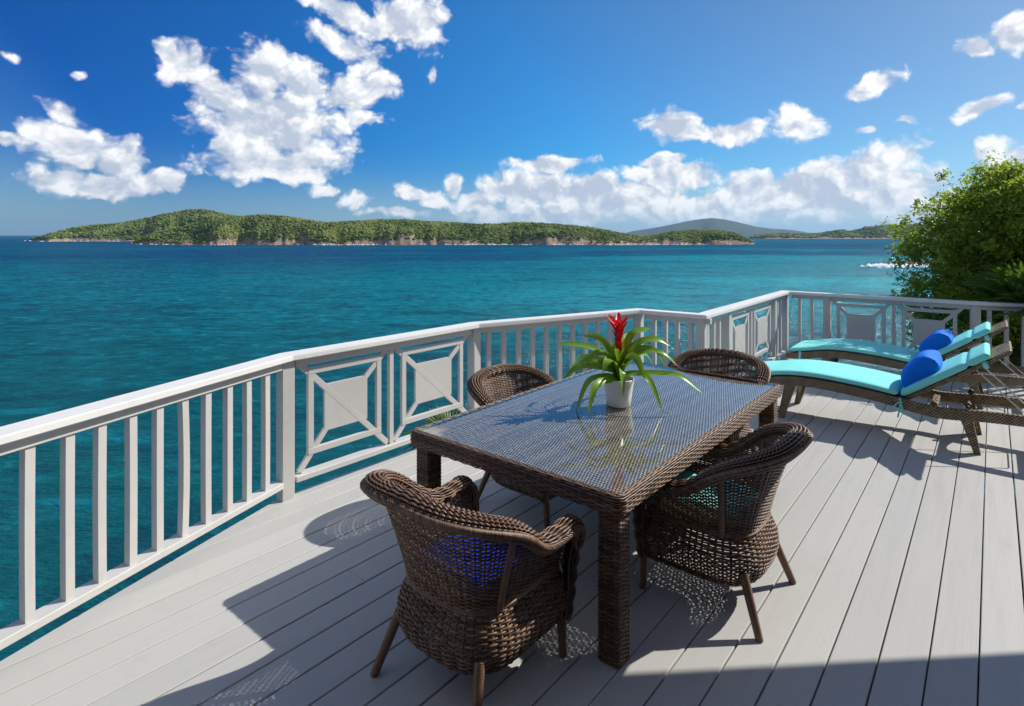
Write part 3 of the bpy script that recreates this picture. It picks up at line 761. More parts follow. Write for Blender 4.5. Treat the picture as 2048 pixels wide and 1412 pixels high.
# section 5
rails_between(4, .09, LEN[4]-.02)
for t in (.215, .395, .56): baluster(along(4, t), DIRS[4])
post(along(4, .81), DIRS[4]); post(along(4, 2.64), DIRS[4])
bm = bmesh.new(); box(bm, (*along(4, 1.665), .5085), (.036, .040, .751), -math.atan2(*DIRS[4]), bev=.002); rpart('divider', bm, 'rail_paint')
lattice(4, .862, 1.644); lattice(4, 1.686, 2.590)
for t in (2.83, 3.0): baluster(along(4, t), DIRS[4])
# section 6
rails_between(5, .02, LEN[5]-.02)
for t in (.12, .28): baluster(along(5, t), DIRS[5])
post(along(5, .468), DIRS[5])
bm = bmesh.new(); box(bm, (*along(5, 1.241), .5085), (.036, .040, .751), -math.atan2(*DIRS[5]), bev=.002); rpart('divider', bm, 'rail_paint')
lattice(5, .52, 1.220); lattice(5, 1.262, 1.965)
rails_between(6, .05, LEN[6]-.05)
for k in range(18): baluster(along(6, .145+k*.165), DIRS[6])

# ------------------------------------------------------------------ hillside under the deck and house behind
def build_hill():
    n = 110; xs = np.linspace(-45, 60, n); ys = np.linspace(-40, 60, n); X, Y = np.meshgrid(xs, ys, indexing='ij')
    P = np.stack([X, Y], -1); E = [np.array(p) for p in offset_line(.05)]
    dmin = np.full(X.shape, 1e9)
    for a, b in zip(E, E[1:]):
        ab = b-a; t = np.clip(((P-a)@ab)/(ab@ab), 0, 1); dd = np.linalg.norm(P-(a+t[..., None]*ab), axis=-1); dmin = np.minimum(dmin, dd)
    inside = np.zeros(X.shape, bool); pl = [np.array(p) for p in E]+[np.array([40., 5.]), np.array([40., -40.]), np.array([-6., -40.])]
    for a, b in zip(pl, pl[1:]+pl[:1]):
        c = (a[1] > Y) != (b[1] > Y); xx = (b[0]-a[0])*(Y-a[1])/(b[1]-a[1]+1e-12)+a[0]; inside ^= c & (X < xx)
    d = np.where(inside, 0, dmin)
    slope = 1.45-.35*np.clip((X-4)/8, 0, 1)
    Z = -1.25-slope*d+(fbm(X*.25, Y*.25, 4, 8)-.5)*np.minimum(d*.6+.25, 2.2)
    Z = np.maximum(Z, SEA-2.5)
    I, J = np.meshgrid(np.arange(n-1), np.arange(n-1), indexing='ij')
    Fq = np.stack([I*n+J, (I+1)*n+J, (I+1)*n+J+1, I*n+J+1], -1).reshape(-1, 4)
    tag(link('hillside', mesh_np('hillside', np.stack([X, Y, Z], -1), Fq, 'cliff')), kind='structure')
build_hill()
def build_house():
    h = empty('house', (6.2, -1.0, 0)); tag(h, 'unseen house with deep eaves behind the deck, walls raised to block sky light', 'house'); L = (-6.2, 1.0, 0)
    A = np.array([3.30, 3.63]); ed = np.array([.9975, .071]); z0, z1 = 2.70, 2.92
    pl = [A, A+ed*6.5, np.array([9.8, -8.0]), np.array([-5.2, -8.0]), np.array([-5.2, -.75]), np.array([2.95, -.75])]
    bm = bmesh.new(); lo = [bm.verts.new((*p, z0)) for p in pl]; hi = [bm.verts.new((*p, z1)) for p in pl]; c = bm.verts.new((4.0, -4.0, 6.9))
    bm.faces.new(lo[::-1]); n_ = len(pl)
    for a in range(n_): bm.faces.new([lo[a], lo[(a+1) % n_], hi[(a+1) % n_], hi[a]]); bm.faces.new([hi[a], hi[(a+1) % n_], c])
    link('roof', mesh_bm('roof', bm, 'roof_metal'), h, L)
    bm = bmesh.new(); box(bm, (2.1, -4.6, 2.75), (13.6, 6.2, 5.5)); link('wall', mesh_bm('wall', bm, 'house_paint'), h, L)  # unseen wall, added two storeys high to cut sky fill from behind
    bm = bmesh.new(); box(bm, (6.9, 0.0, 1.34), (4.0, 2.9, 2.69)); link('wall', mesh_bm('wall', bm, 'house_paint'), h, L)
    for x in (-2.4, 1.0):
        bm = bmesh.new(); box(bm, (x, -1.49, 1.06), (2.6, .06, 2.05), bev=.005); d = link('glass_door', mesh_bm('glass_door', bm, 'dark_glass'), h, L)
        bm = bmesh.new(); box(bm, (x+.06, -1.44, 1.0), (.03, .05, .25), bev=.004); link('handle', mesh_bm('handle', bm, 'steel'), d)
build_house()

# ------------------------------------------------------------------ wicker chair
def resample(P, n, closed=False):
    if closed: P = np.vstack([P, P[:1]])
    s = np.concatenate([[0], np.cumsum(np.linalg.norm(np.diff(P, axis=0), axis=1))]); t = np.linspace(0, s[-1], n)
    return np.stack([np.interp(t, s, P[:, k]) for k in range(P.shape[1])], -1), s[-1]
def chair_meshes():
    M = {}
    # plan of the seat wall at the waist: U shape, back at -y
    a = np.linspace(0, np.pi/2, 60)
    q = np.stack([.243*np.sin(a)**.62, -.232*np.cos(a)**.62], -1); q = np.vstack([q, np.stack([np.full(30, .243), np.linspace(.01, .255, 30)], -1)])
    U, Lt = resample(np.vstack([q[::-1]*np.array([-1, 1]), q[1:]]), 401); Lh = Lt/2
    tu = np.linspace(-Lh, Lh, 401); tg = norm(np.gradient(U, axis=0)); nu = np.stack([tg[:, 1], -tg[:, 0]], -1)
    k = np.hanning(31); k /= k.sum(); nu = norm(np.stack([np.convolve(np.pad(nu[:, c], 15, 'edge'), k, 'valid') for c in (0, 1)], -1))
    def O(t): return np.stack([np.interp(t, tu, U[:, 0]), np.interp(t, tu, U[:, 1])], -1), np.stack([np.interp(t, tu, nu[:, 0]), np.interp(t, tu, nu[:, 1])], -1)
    ZW = .385
    kt = np.array([0, .10, .19, .26, .32, .38, .44, .51, Lh]); kz = np.array([.825, .820, .796, .752, .692, .630, .592, .582, .598])
    def zrim(t): 
        tt = np.linspace(-Lh, Lh, 300); zz = np.interp(np.abs(tt), kt, kz); kk = np.hanning(25); kk /= kk.sum()
        return np.interp(t, tt, np.convolve(np.pad(zz, 12, 'edge'), kk, 'valid'))
    def dout(z): h = np.clip((z-ZW)/.44, 0, 1.2); return .135*h**1.2
    def shell(t, z):
        p, n = O(t); d = dout(z); e = .002; sl = (dout(z+e)-d)/e
        P = np.concatenate([p+n*d[..., None], z[..., None]], -1); N = norm(np.concatenate([n, -sl[..., None]], -1)); return P, N
    G = Geo(); ds = .0245
    # woven rows of back and arms
    zrow = np.arange(ZW+.012, .825, .0082)
    for r, z in enumerate(zrow):
        tt = np.linspace(-Lh, Lh, 600); ok = zrim(tt) > z
        if not ok.any(): continue
        # rows above the arms only span the back
        t0, t1 = tt[ok][0], tt[ok][-1]; n = max(int((t1-t0)/ds*3), 6); t = np.linspace(t0, t1, n)
        P, N = shell(t, np.full(n, z)+.0012*np.sin(t*31+r))
        off = .0042*np.cos(np.pi*t/ds+np.pi*(r % 2))
        tubes(G, P+N*off[:, None], N, .0042, .0035, 5)
    # stakes
    nst = int(Lh/ds); ts = np.arange(-nst, nst+1)*ds
    for t in ts:
        z = np.linspace(ZW-.01, float(zrim(t)), 9); P, N = shell(np.full(9, t), z); tubes(G, P, N, .0042, .0020, 4)
    M['back'] = G.mesh('back_weave', 'wicker')
    # skirt below the seat: closed outline, bulging
    fr = np.stack([np.linspace(.243, -.243, 60)[1:-1], np.full(58, .262)], -1)
    S, Ls = resample(np.vstack([U, fr]), 480, True); S = S[:-1]
    kk = np.hanning(29); kk /= kk.sum(); Sp = np.vstack([S[-14:], S, S[:14]]); S = np.stack([np.convolve(Sp[:, c], kk, 'valid') for c in (0, 1)], -1)
    tg = norm(np.roll(S, -1, 0)-np.roll(S, 1, 0)); ns = np.stack([tg[:, 1], -tg[:, 0]], -1); sidx = np.linspace(0, Ls, len(S), endpoint=False)
    def OS(t):
        t = np.mod(t, Ls); return np.stack([np.interp(t, sidx, S[:, c], period=Ls) for c in (0, 1)], -1), norm(np.stack([np.interp(t, sidx, ns[:, c], period=Ls) for c in (0, 1)], -1))
    zk = np.array([.150, .158, .175, .205, .250, .300, .345, .375, .395]); ek = np.array([-.036, -.012, .012, .032, .044, .040, .022, .006, .001])
    def skirt(t, z):
        p, n = OS(t); e = np.interp(z, zk, ek); sl = (np.interp(z+.004, zk, ek)-np.interp(z-.004, zk, ek))/.008
        return np.concatenate([p+n*e[..., None], z[..., None]], -1), norm(np.concatenate([n, -sl[..., None]], -1))
    G = Geo(); nS = int(round(Ls/.029/2))*2; dS = Ls/nS
    arc = zk; seg = np.concatenate([[0], np.cumsum(np.hypot(np.diff(arc), np.diff(ek)))])
    rows = np.interp(np.arange(0, seg[-1], .0094), seg, arc)
    for r, z in enumerate(rows):
        n = nS*4+1; t = np.linspace(0, Ls, n); P, N = skirt(t, np.full(n, z)+.001*np.sin(t*23+r*2))
        off = .0046*np.cos(np.pi*t/dS+np.pi*(r % 2)); tubes(G, P+N*off[:, None], N, .0047, .0037, 5)
    for kq in range(nS):
        z = np.linspace(.152, .39, 12); P, N = skirt(np.full(12, kq*dS), z); tubes(G, P, N, .0062, .0021, 4)
    # waist and lower edge bands
    for z, rr in ((.388, .0065), (.397, .0055), (.154, .0060)):
        t = np.linspace(0, Ls, 200); P, N = skirt(t, np.full(200, min(z, .395))); P[:, 2] = z; tubes(G, P+N*.004, N, rr, rr, 6)
    M['skirt'] = G.mesh('skirt', 'wicker')
    # rolled rim: arms, back and down over the front legs
    t = np.linspace(-Lh, Lh, 170); p, n = O(t); zr = zrim(t); pr = np.concatenate([p+n*(dout(zr)+.010)[:, None], zr[:, None]], -1)
    xr = pr[-1, 0]
    tail = smooth_curve([(xr, .250, .598), (xr, .270, .590), (xr-.006, .283, .562), (xr-.016, .283, .50), (xr-.028, .278, .40), (xr-.030, .276, .29), (xr-.040, .268, .165)], 44)[1:]
    path = np.vstack([(tail*np.array([-1, 1, 1]))[::-1], pr, tail])
    nn = np.vstack([np.tile([-1., 0, 0], (len(tail), 1)), np.concatenate([n, np.zeros((len(n), 1))], -1), np.tile([1., 0, 0], (len(tail), 1))])
    path, L = resample(np.hstack([path, nn]), 420); nn = norm(path[:, 3:]); path = path[:, :3]
    kk = np.hanning(13); kk /= kk.sum(); path = np.stack([np.convolve(np.pad(path[:, c], 6, 'edge'), kk, 'valid') for c in range(3)], -1)
    Tn = norm(np.gradient(path, axis=0)); A = norm(nn-(nn*Tn).sum(-1, keepdims=True)*Tn); Up = np.cross(A, Tn)
    # roll the rim outwards
    s = np.linspace(0, L, 420); lt = .40; e = np.minimum(s, L-s)
    aa = np.interp(e, [0, .10, .26, .40, .55, L/2], [.020, .024, .034, .041, .040, .043]); bb = np.interp(e, [0, .10, .26, .40, .55, L/2], [.018, .022, .032, .027, .025, .026])
    G = Geo(); D = Geo(); tubes(D, path, Up, aa-.007, bb-.007, 12)
    nst_ = 13; rib = .036
    for kq in range(nst_):
        psi = R(-62+kq*(292/(nst_-1))); c, sn = math.cos(psi), math.sin(psi)
        nrm_ = norm(A*c/aa[:, None]+Up*sn/bb[:, None])
        ph = np.pi*(s/rib)+(np.pi*kq if True else 0)*0.0+kq*.55
        P = path+A*(aa*c)[:, None]+Up*(bb*sn)[:, None]+nrm_*(.0040*np.cos(ph))[:, None]
        tubes(G, P, nrm_, .0050, .0032, 5)
    M['rim'] = G.mesh('rim', 'wicker'); M['core'] = D.mesh('rim_core', 'wicker_dark')
    # plaited edge under the outside of the roll
    G = Geo(); n_ = int((L-.62)/.0260)
    for kq in range(n_):
        s0 = .31+kq*.0260
        for row in (0, 1):
            for sub_ in (-1, 1):
                m = 7; f = np.linspace(0, 1, m); sg = 1 if row == 0 else -1
                ss = s0+sub_*.0058+(f-.5)*.046*(1 if row == 0 else -1)*1.0
                psi = R(8)-f*R(40) if row == 0 else R(-30)-f*R(44)
                ii = ss/L*419; P0 = np.stack([np.interp(ii, np.arange(420), path[:, c]) for c in range(3)], -1)
                A0 = norm(np.stack([np.interp(ii, np.arange(420), A[:, c]) for c in range(3)], -1)); U0 = norm(np.stack([np.interp(ii, np.arange(420), Up[:, c]) for c in range(3)], -1))
                a0 = np.interp(ii, np.arange(420), aa)+.006; b0 = np.interp(ii, np.arange(420), bb)+.006
                N0 = norm(A0*np.cos(psi)[:, None]+U0*np.sin(psi)[:, None])
                bul = .0095*np.sin(f*np.pi)
                P = P0+A0*(a0*np.cos(psi))[:, None]+U0*(b0*np.sin(psi))[:, None]+N0*bul[:, None]
                rr = .0049*np.array([.55, .9, 1, 1, 1, .9, .55]); tubes(G, P, N0, rr, rr*.85, 5)
    M['braid'] = G.mesh('braid', 'wicker')
    # seat support
    bm = bmesh.new(); vs = [bm.verts.new((x*.97, y*.97, .385)) for x, y in S[::8]]; bm.faces.new(vs)
    r = bmesh.ops.extrude_face_region(bm, geom=bm.faces[:]); bmesh.ops.translate(bm, verts=[x for x in r['geom'] if isinstance(x, bmesh.types.BMVert)], vec=(0, 0, -.014))
    M['seat'] = mesh_bm('seat', bm, 'wicker_dark')
    # legs wound with cane
    def leg(p0, p1, r0, r1):
        m = 90; f = np.linspace(0, 1, m)[:, None]; P = np.array(p0)*(1-f)+np.array(p1)*f
        rr = np.linspace(r0, r1, m)+.0014*np.abs(np.sin(np.arange(m)*np.pi/3)); rr[-1] *= .9
        P = np.vstack([P, P[-1:]+[0, 0, -.0005]]); rr = np.append(rr, .001)
        G = Geo(); tubes(G, P, (1, 0, 0), rr, rr, 10); return G.mesh('leg', 'wicker')
    M['legs'] = [leg((sx*.222, -.212, .24), (sx*.2775, -.300, .0005), .0205, .0165) for sx in (-1, 1)]+[leg((sx*.245, .262, .24), (sx*.250, .276, .0005), .0200, .0165) for sx in (-1, 1)]
    ups = []
    for sx in (-1, 1):
        tt = sx*.285; z = np.linspace(.385, float(zrim(tt)), 40); P, N = shell(np.full(40, tt), z); P = P+N*.006
        G = Geo(); rr = .0150+.0008*np.abs(np.sin(np.arange(40)*np.pi/2)); tubes(G, P, N, rr, rr*.75, 9); ups.append(G.mesh('upright', 'wicker'))
    M['ups'] = ups
    return M
CM = chair_meshes()
def make_chair(loc, rz, label):
    e = empty('wicker_armchair', (loc[0], loc[1], 0), rz); tag(e, label, 'armchair', 'wicker armchairs round the table')
    b = link('back', CM['back'], e)
    for m in CM['ups']: link('upright', m, b)
    link('skirt', CM['skirt'], e)
    r = link('rim', CM['rim'], e); link('core', CM['core'], r); link('braid', CM['braid'], r)
    link('seat', CM['seat'], e)
    for m in CM['legs']: link('leg', m, e)
    return e
ch1 = make_chair((-.153, 2.41), RZ_U, 'nearest brown wicker armchair, seen from behind, with dark blue seat cushion')
ch2 = make_chair((1.03, 2.956), RZ_U+math.pi/2, 'brown wicker armchair with turquoise cushion on the sunny right side of the table')
ch3 = make_chair((.160, 3.885), RZ_U-math.pi/2, 'brown wicker armchair between the table and the railing')
ch4 = make_chair((1.50, 4.43), RZ_U+math.pi, 'farthest brown wicker armchair at the table end nearest the loungers')

def pillow_mesh(name, sx, sy, sz, mat, n=26, e=.32, pinch=.10):
    """stuffed cushion: flat square with rounded, pinched rim"""
    uu = np.linspace(-1, 1, n); X, Y = np.meshgrid(uu, uu, indexing='ij')
    prof = (np.clip(1-np.abs(X)**3.2, 0, 1)*np.clip(1-np.abs(Y)**3.2, 0, 1))**e
    kx = 1-pinch*(1-np.abs(Y)**2)*np.abs(X)**4; ky = 1-pinch*(1-np.abs(X)**2)*np.abs(Y)**4
    nz = (fbm(X*2+9, Y*2+4, 3, 5)-.5)*.10
    top = np.stack([X*sx/2*kx, Y*sy/2*ky, prof*sz/2*(1+nz)], -1); bot = top*np.array([1, 1, -1])
    I, J = np.meshgrid(np.arange(n-1), np.arange(n-1), indexing='ij'); f = np.stack([I*n+J, (I+1)*n+J, (I+1)*n+J+1, I*n+J+1], -1).reshape(-1, 4)
    me = mesh_np(name, np.concatenate([top.reshape(-1, 3), bot.reshape(-1, 3)]), np.concatenate([f, f[:, ::-1]+n*n]), mat)
    bm = bmesh.new(); bm.from_mesh(me); bmesh.ops.remove_doubles(bm, verts=bm.verts, dist=1e-5); bm.to_mesh(me); bm.free()
    return me
def seat_cushion(ch, mat, label):
    o = link('seat_cushion', pillow_mesh('seat_cushion', .40, .45, .095, mat, 24, .16, .03)); fw = Vector((-math.sin(ch.rotation_euler.z), math.cos(ch.rotation_euler.z)))*.035; o.location = (ch.location.x+fw.x, ch.location.y+fw.y, .438)
    o.rotation_euler = (0, 0, ch.rotation_euler.z); tag(o, label, 'cushion', 'chair seat cushions'); return o
seat_cushion(ch1, 'cobalt', 'dark blue seat cushion in the nearest wicker armchair')
seat_cushion(ch2, 'turquoise', 'turquoise seat cushion in the armchair on the right of the table')

# ------------------------------------------------------------------ table
TW, TL, TZ = 1.30, 2.345, .7165
TC = np.array([.4386, 2.34])
def build_table():
    c = TC+u*TL/2-v*TW/2; e = empty('wicker_table', (c[0], c[1], 0), RZ_U); tag(e, 'large rectangular brown wicker dining table with glass top', 'table')
    hx, hy = TW/2, TL/2            # local x along v, y along u
    # woven top under the glass: strands along the length, ribs across
    G = Geo(); pitch = .0078; ds = .0215; gx, gy = hx-.028, hy-.028; xs = np.arange(-gx, gx, pitch); n = int(2*gy/ds*3); y = np.linspace(-gy, gy, n)
    Xg = np.repeat(xs[:, None], n, 1)+.0006*np.sin(y[None]*19+xs[:, None]*71); Yg = np.repeat(y[None], len(xs), 0)
    ph = np.pi*Yg/ds+np.pi*(np.arange(len(xs)) % 2)[:, None]
    P = np.stack([Xg, Yg, TZ-.0155+.0032*np.cos(ph)], -1); tubes(G, P, (0, 0, 1), .0035, .0024, 4)
    o = link('woven_top', G.mesh('woven_top', 'wicker_light'), e)
    G = Geo(); ys = np.arange(-gy, gy, ds); P = np.stack([np.repeat(np.linspace(-gx, gx, 5)[None], len(ys), 0), np.repeat(ys[:, None], 5, 1), np.full((len(ys), 5), TZ-.0155)], -1)
    tubes(G, P, (0, 0, 1), .0030, .0020, 4); link('ribs', G.mesh('ribs', 'wicker_light'), o)
    bm = bmesh.new(); box(bm, (0, 0, TZ-.030), (2*gx, 2*gy, .012)); link('underlay', mesh_bm('underlay', bm, 'wicker_dark'), o)
    # glass
    bm = bmesh.new(); box(bm, (0, 0, TZ+.0005), (2*(hx-.034), 2*(hy-.034), .008), bev=.0012); gm = mesh_bm('glass_top', bm, 'glass'); gm.materials.append(MATS['glass_edge'])
    for p in gm.polygons:
        if abs(p.normal.z) < .5: p.material_index = 1
    link('glass_top', gm, e)
    # woven rim: rounded rectangle swept with a rounded section
    rc = .040; pts = []
    for (cx_, cy_, a0) in ((hx-rc, hy-rc, 0), (-hx+rc, hy-rc, 90), (-hx+rc, -hy+rc, 180), (hx-rc, -hy+rc, 270)):
        for a in np.radians(np.linspace(a0, a0+90, 9)): pts.append((cx_+rc*math.cos(a), cy_+rc*math.sin(a)))
    Q, L = resample(np.array(pts), 1200, True); tg = norm(np.gradient(Q, axis=0)); no = np.stack([tg[:, 1], -tg[:, 0]], -1)
    k = np.hanning(15); k /= k.sum(); no = norm(np.stack([np.convolve(np.pad(no[:, c_], 7, 'wrap'), k, 'valid') for c_ in (0, 1)], -1))
    s = np.linspace(0, L, 1200)
    # section points (outward, z) from the glass edge over the shoulder and down
    sec = smooth_curve([(-.030, TZ+.001), (-.018, TZ+.003), (-.007, TZ-.002), (0, TZ-.014), (.002, TZ-.035), (.001, TZ-.060), (-.005, TZ-.074), (-.018, TZ-.078)], 60)
    sec, Lsec = resample(sec, 12); dsec = norm(np.gradient(sec, axis=0)); nsec = np.stack([-dsec[:, 1], dsec[:, 0]], -1)
    G = Geo(); rib = .0375
    for kq in range(12):
        N = norm(np.concatenate([no*nsec[kq, 0], np.full((1200, 1), nsec[kq, 1])], -1))
        P = np.concatenate([Q+no*sec[kq, 0], np.full((1200, 1), sec[kq, 1])], -1)+N*(.0026*np.cos(np.pi*s/rib+np.pi*(kq % 2)))[:, None]
        tubes(G, P[::2], N[::2], .0047, .0028, 5)
    rm = link('rim', G.mesh('rim', 'wicker'), e)
    G = Geo(); nr = int(L/rib)
    for kq in range(nr):
        i = int(kq/nr*1199); N = np.concatenate([no[i][None]*nsec[:, :1], nsec[:, 1:]], -1); P = np.concatenate([Q[i]+no[i]*sec[:, :1], sec[:, 1:]], -1)-N*.001
        tubes(G, P, N, .0042, .0020, 4)
    link('rim_ribs', G.mesh('rim_ribs', 'wicker'), rm)
    G = Geo(); pth = np.concatenate([Q-no*.018, np.full((1200, 1), TZ-.040)], -1); tubes(G, pth[::4], (0, 0, 1), .012, .034, 8); link('rim_core', G.mesh('rim_core', 'wicker_dark'), rm)
    # legs
    lw = .098
    def legm(n):
        G = Geo(); r_ = .012; pts = []
        for (cx_, cy_, a0) in ((lw/2-r_, lw/2-r_, 0), (-lw/2+r_, lw/2-r_, 90), (-lw/2+r_, -lw/2+r_, 180), (lw/2-r_, -lw/2+r_, 270)):
            for a in np.radians(np.linspace(a0, a0+90, 5)): pts.append((cx_+r_*math.cos(a), cy_+r_*math.sin(a)))
        q, l = resample(np.array(pts), 97, True); tg = norm(np.gradient(q, axis=0)); nn = np.stack([tg[:, 1], -tg[:, 0]], -1); ss = np.linspace(0, l, 97); nr_ = 16
        for kq, z in enumerate(np.arange(.006, TZ-.07, .0088)):
            P = np.concatenate([q+nn*(.0028*np.cos(np.pi*ss/(l/nr_)+np.pi*(kq % 2)))[:, None], np.full((97, 1), z)], -1); N = np.concatenate([nn, np.zeros((97, 1))], -1)
            tubes(G, P, N, .0040, .0028, 5)
        for kq in range(nr_):
            i = int(kq/nr_*96); P = np.stack([[q[i, 0], q[i, 1], z] for z in (.002, .3, TZ-.07)]); tubes(G, P, np.array([nn[i, 0], nn[i, 1], 0]), .0035, .0018, 4)
        return G.mesh('leg', 'wicker')
    lm = legm(0); bm = bmesh.new(); box(bm, (0, 0, (TZ-.03)/2), (lw-.012, lw-.012, TZ-.03)); core = mesh_bm('leg_core', bm, 'wicker_dark')
    for sx in (-1, 1):
        for sy in (-1, 1):
            lg = link('leg', lm, e, (sx*(hx-.030-lw/2), sy*(hy-.030-lw/2), 0)); link('leg_core', core, lg)
build_table()

# ------------------------------------------------------------------ bromeliad in a white pot
def build_bromeliad():
    p = floor_pt(1237, 811, TZ); B = TZ+.0048
    e = empty('potted_bromeliad', (p[0], p[1], B)); tag(e, 'red flowering bromeliad in a white pot on the glass table', 'potted plant')
    V, Fq = lathe([(.0, .0), (.070, .0), (.0745, .004), (.080, .05), (.089, .110), (.0965, .160), (.0975, .166), (.0955, .169), (.0925, .166), (.0915, .150), (.0, .150)], 40)
    link('pot', mesh_np('pot', V, Fq, 'ceramic'), e)
    V, Fq = lathe([(.0, .156), (.05, .157), (.090, .150)], 24); link('soil', mesh_np('soil', V, Fq, 'soil'), e)
    def strap(pts, w, mat, fold=.25, n=18, tip=.08, turn=0.0):
        C = smooth_curve(pts, n); Tn = norm(np.gradient(C, axis=0)); side = norm(np.cross(Tn, np.array([0, 0, 1.0])+Tn*0)); 
        f = np.linspace(0, 1, n); ww = w*np.interp(f, [0, .08, .35, .75, .92, 1], [.75, .9, 1, .85, .5, tip]); up = np.cross(side, Tn)
        if turn:
            sg = np.where(up[:, 1:2]*0+side[:, 1:2] > 0, -1.0, 1.0)*0+np.sign(-side[n//2, 1]+1e-6)
            side, up = side*math.cos(turn)-sg*-up*math.sin(turn)*-1, None; up = np.cross(side, Tn)
        V = []
        for k, o in ((-1, fold), (-.5, fold*.25), (0, 0), (.5, fold*.25), (1, fold)): V.append(C+side*(ww*k/2)[:, None]+up*(ww*o*.5)[:, None])
        V = np.stack(V, 1).reshape(-1, 3); I, J = np.meshgrid(np.arange(n-1), np.arange(4), indexing='ij')
        return mesh_np('leaf', V, np.stack([I*5+J, I*5+J+1, (I+1)*5+J+1, (I+1)*5+J], -1).reshape(-1, 4), mat)
    # image-plane offsets (right, toward camera) of the leaf tips, metres; heights above pot base
    def leaf(az, reach, rise, drop, w):
        """az degrees: 0 right, 90 away from the camera; rises to `rise`, tip ends at `drop`"""
        c, s = math.cos(R(az)), math.sin(R(az)); j = lambda: random.uniform(-.008, .008)
        pts = [(c*.012, s*.012, .155), (c*.035, s*.035, .155+(rise-.155)*.55), (c*reach*.42+j(), s*reach*.42+j(), rise-.01), (c*reach*.74+j(), s*reach*.74+j(), (rise*.75+drop*.25)+.012), (c*reach+j(), s*reach+j(), drop)]
        o = link('leaf', strap(pts, w*1.35, 'strap_leaf', .16, 18, .08, random.uniform(.45, .85)), e)
    L = [(178,.375,.36,.375,.034),(168,.30,.27,.20,.032),(196,.36,.26,.185,.036),(205,.30,.20,-.0,.034),(228,.34,.19,.03,.040),(150,.24,.40,.41,.036),
         (20,.23,.44,.465,.040),(8,.34,.40,.36,.036),(-8,.36,.345,.255,.032),(2,.30,.36,.235,.028),(-14,.50,.22,.105,.036),(-40,.29,.225,.02,.036),(-58,.22,.33,.21,.040),
         (-88,.16,.24,.095,.042),(128,.26,.38,.30,.036),(60,.28,.40,.33,.036),(92,.30,.36,.24,.036),(-128,.20,.30,.24,.040),(-165,.22,.33,.26,.038),(38,.36,.30,.18,.034),(110,.34,.26,.12,.034),(75,.36,.24,.10,.034),(145,.36,.28,.16,.034)]
    for a in L: leaf(*a)
    for k in range(9):       # upright inner leaves
        a = k*40+10; c, s = math.cos(R(a)), math.sin(R(a)); h = random.uniform(.27, .37)
        link('leaf', strap([(c*.010, s*.010, .16), (c*.030, s*.030, .24), (c*.050, s*.050, h-.03), (c*.072, s*.072, h)], .040, 'strap_leaf', .5, 10, .25), e)
    # flower spike: overlapping bracts, opening at the top
    V, Fq = lathe([(.010, .16), (.011, .34), (.020, .42), (.018, .50), (.002, .53)], 10); fl = link('flower_spike', mesh_np('flower_spike', V, Fq, 'red_bract'), e)
    for k in range(34):
        f = k/33; a = k*137.5; c, s = math.cos(R(a)), math.sin(R(a)); z = .305+.19*f; op = .012+.072*f**2.0+random.uniform(-.004, .006); ln = .064+.020*f
        me = strap([(c*.008, s*.008, z), (c*(.008+op*.55), s*(.008+op*.55), z+ln*.45), (c*(.010+op), s*(.010+op), z+ln*.92)], .031+.005*random.random(), 'yellow_bract' if k in (1, 4) else 'red_bract', .55, 8, .06)
        link('bract', me, fl)
build_bromeliad()

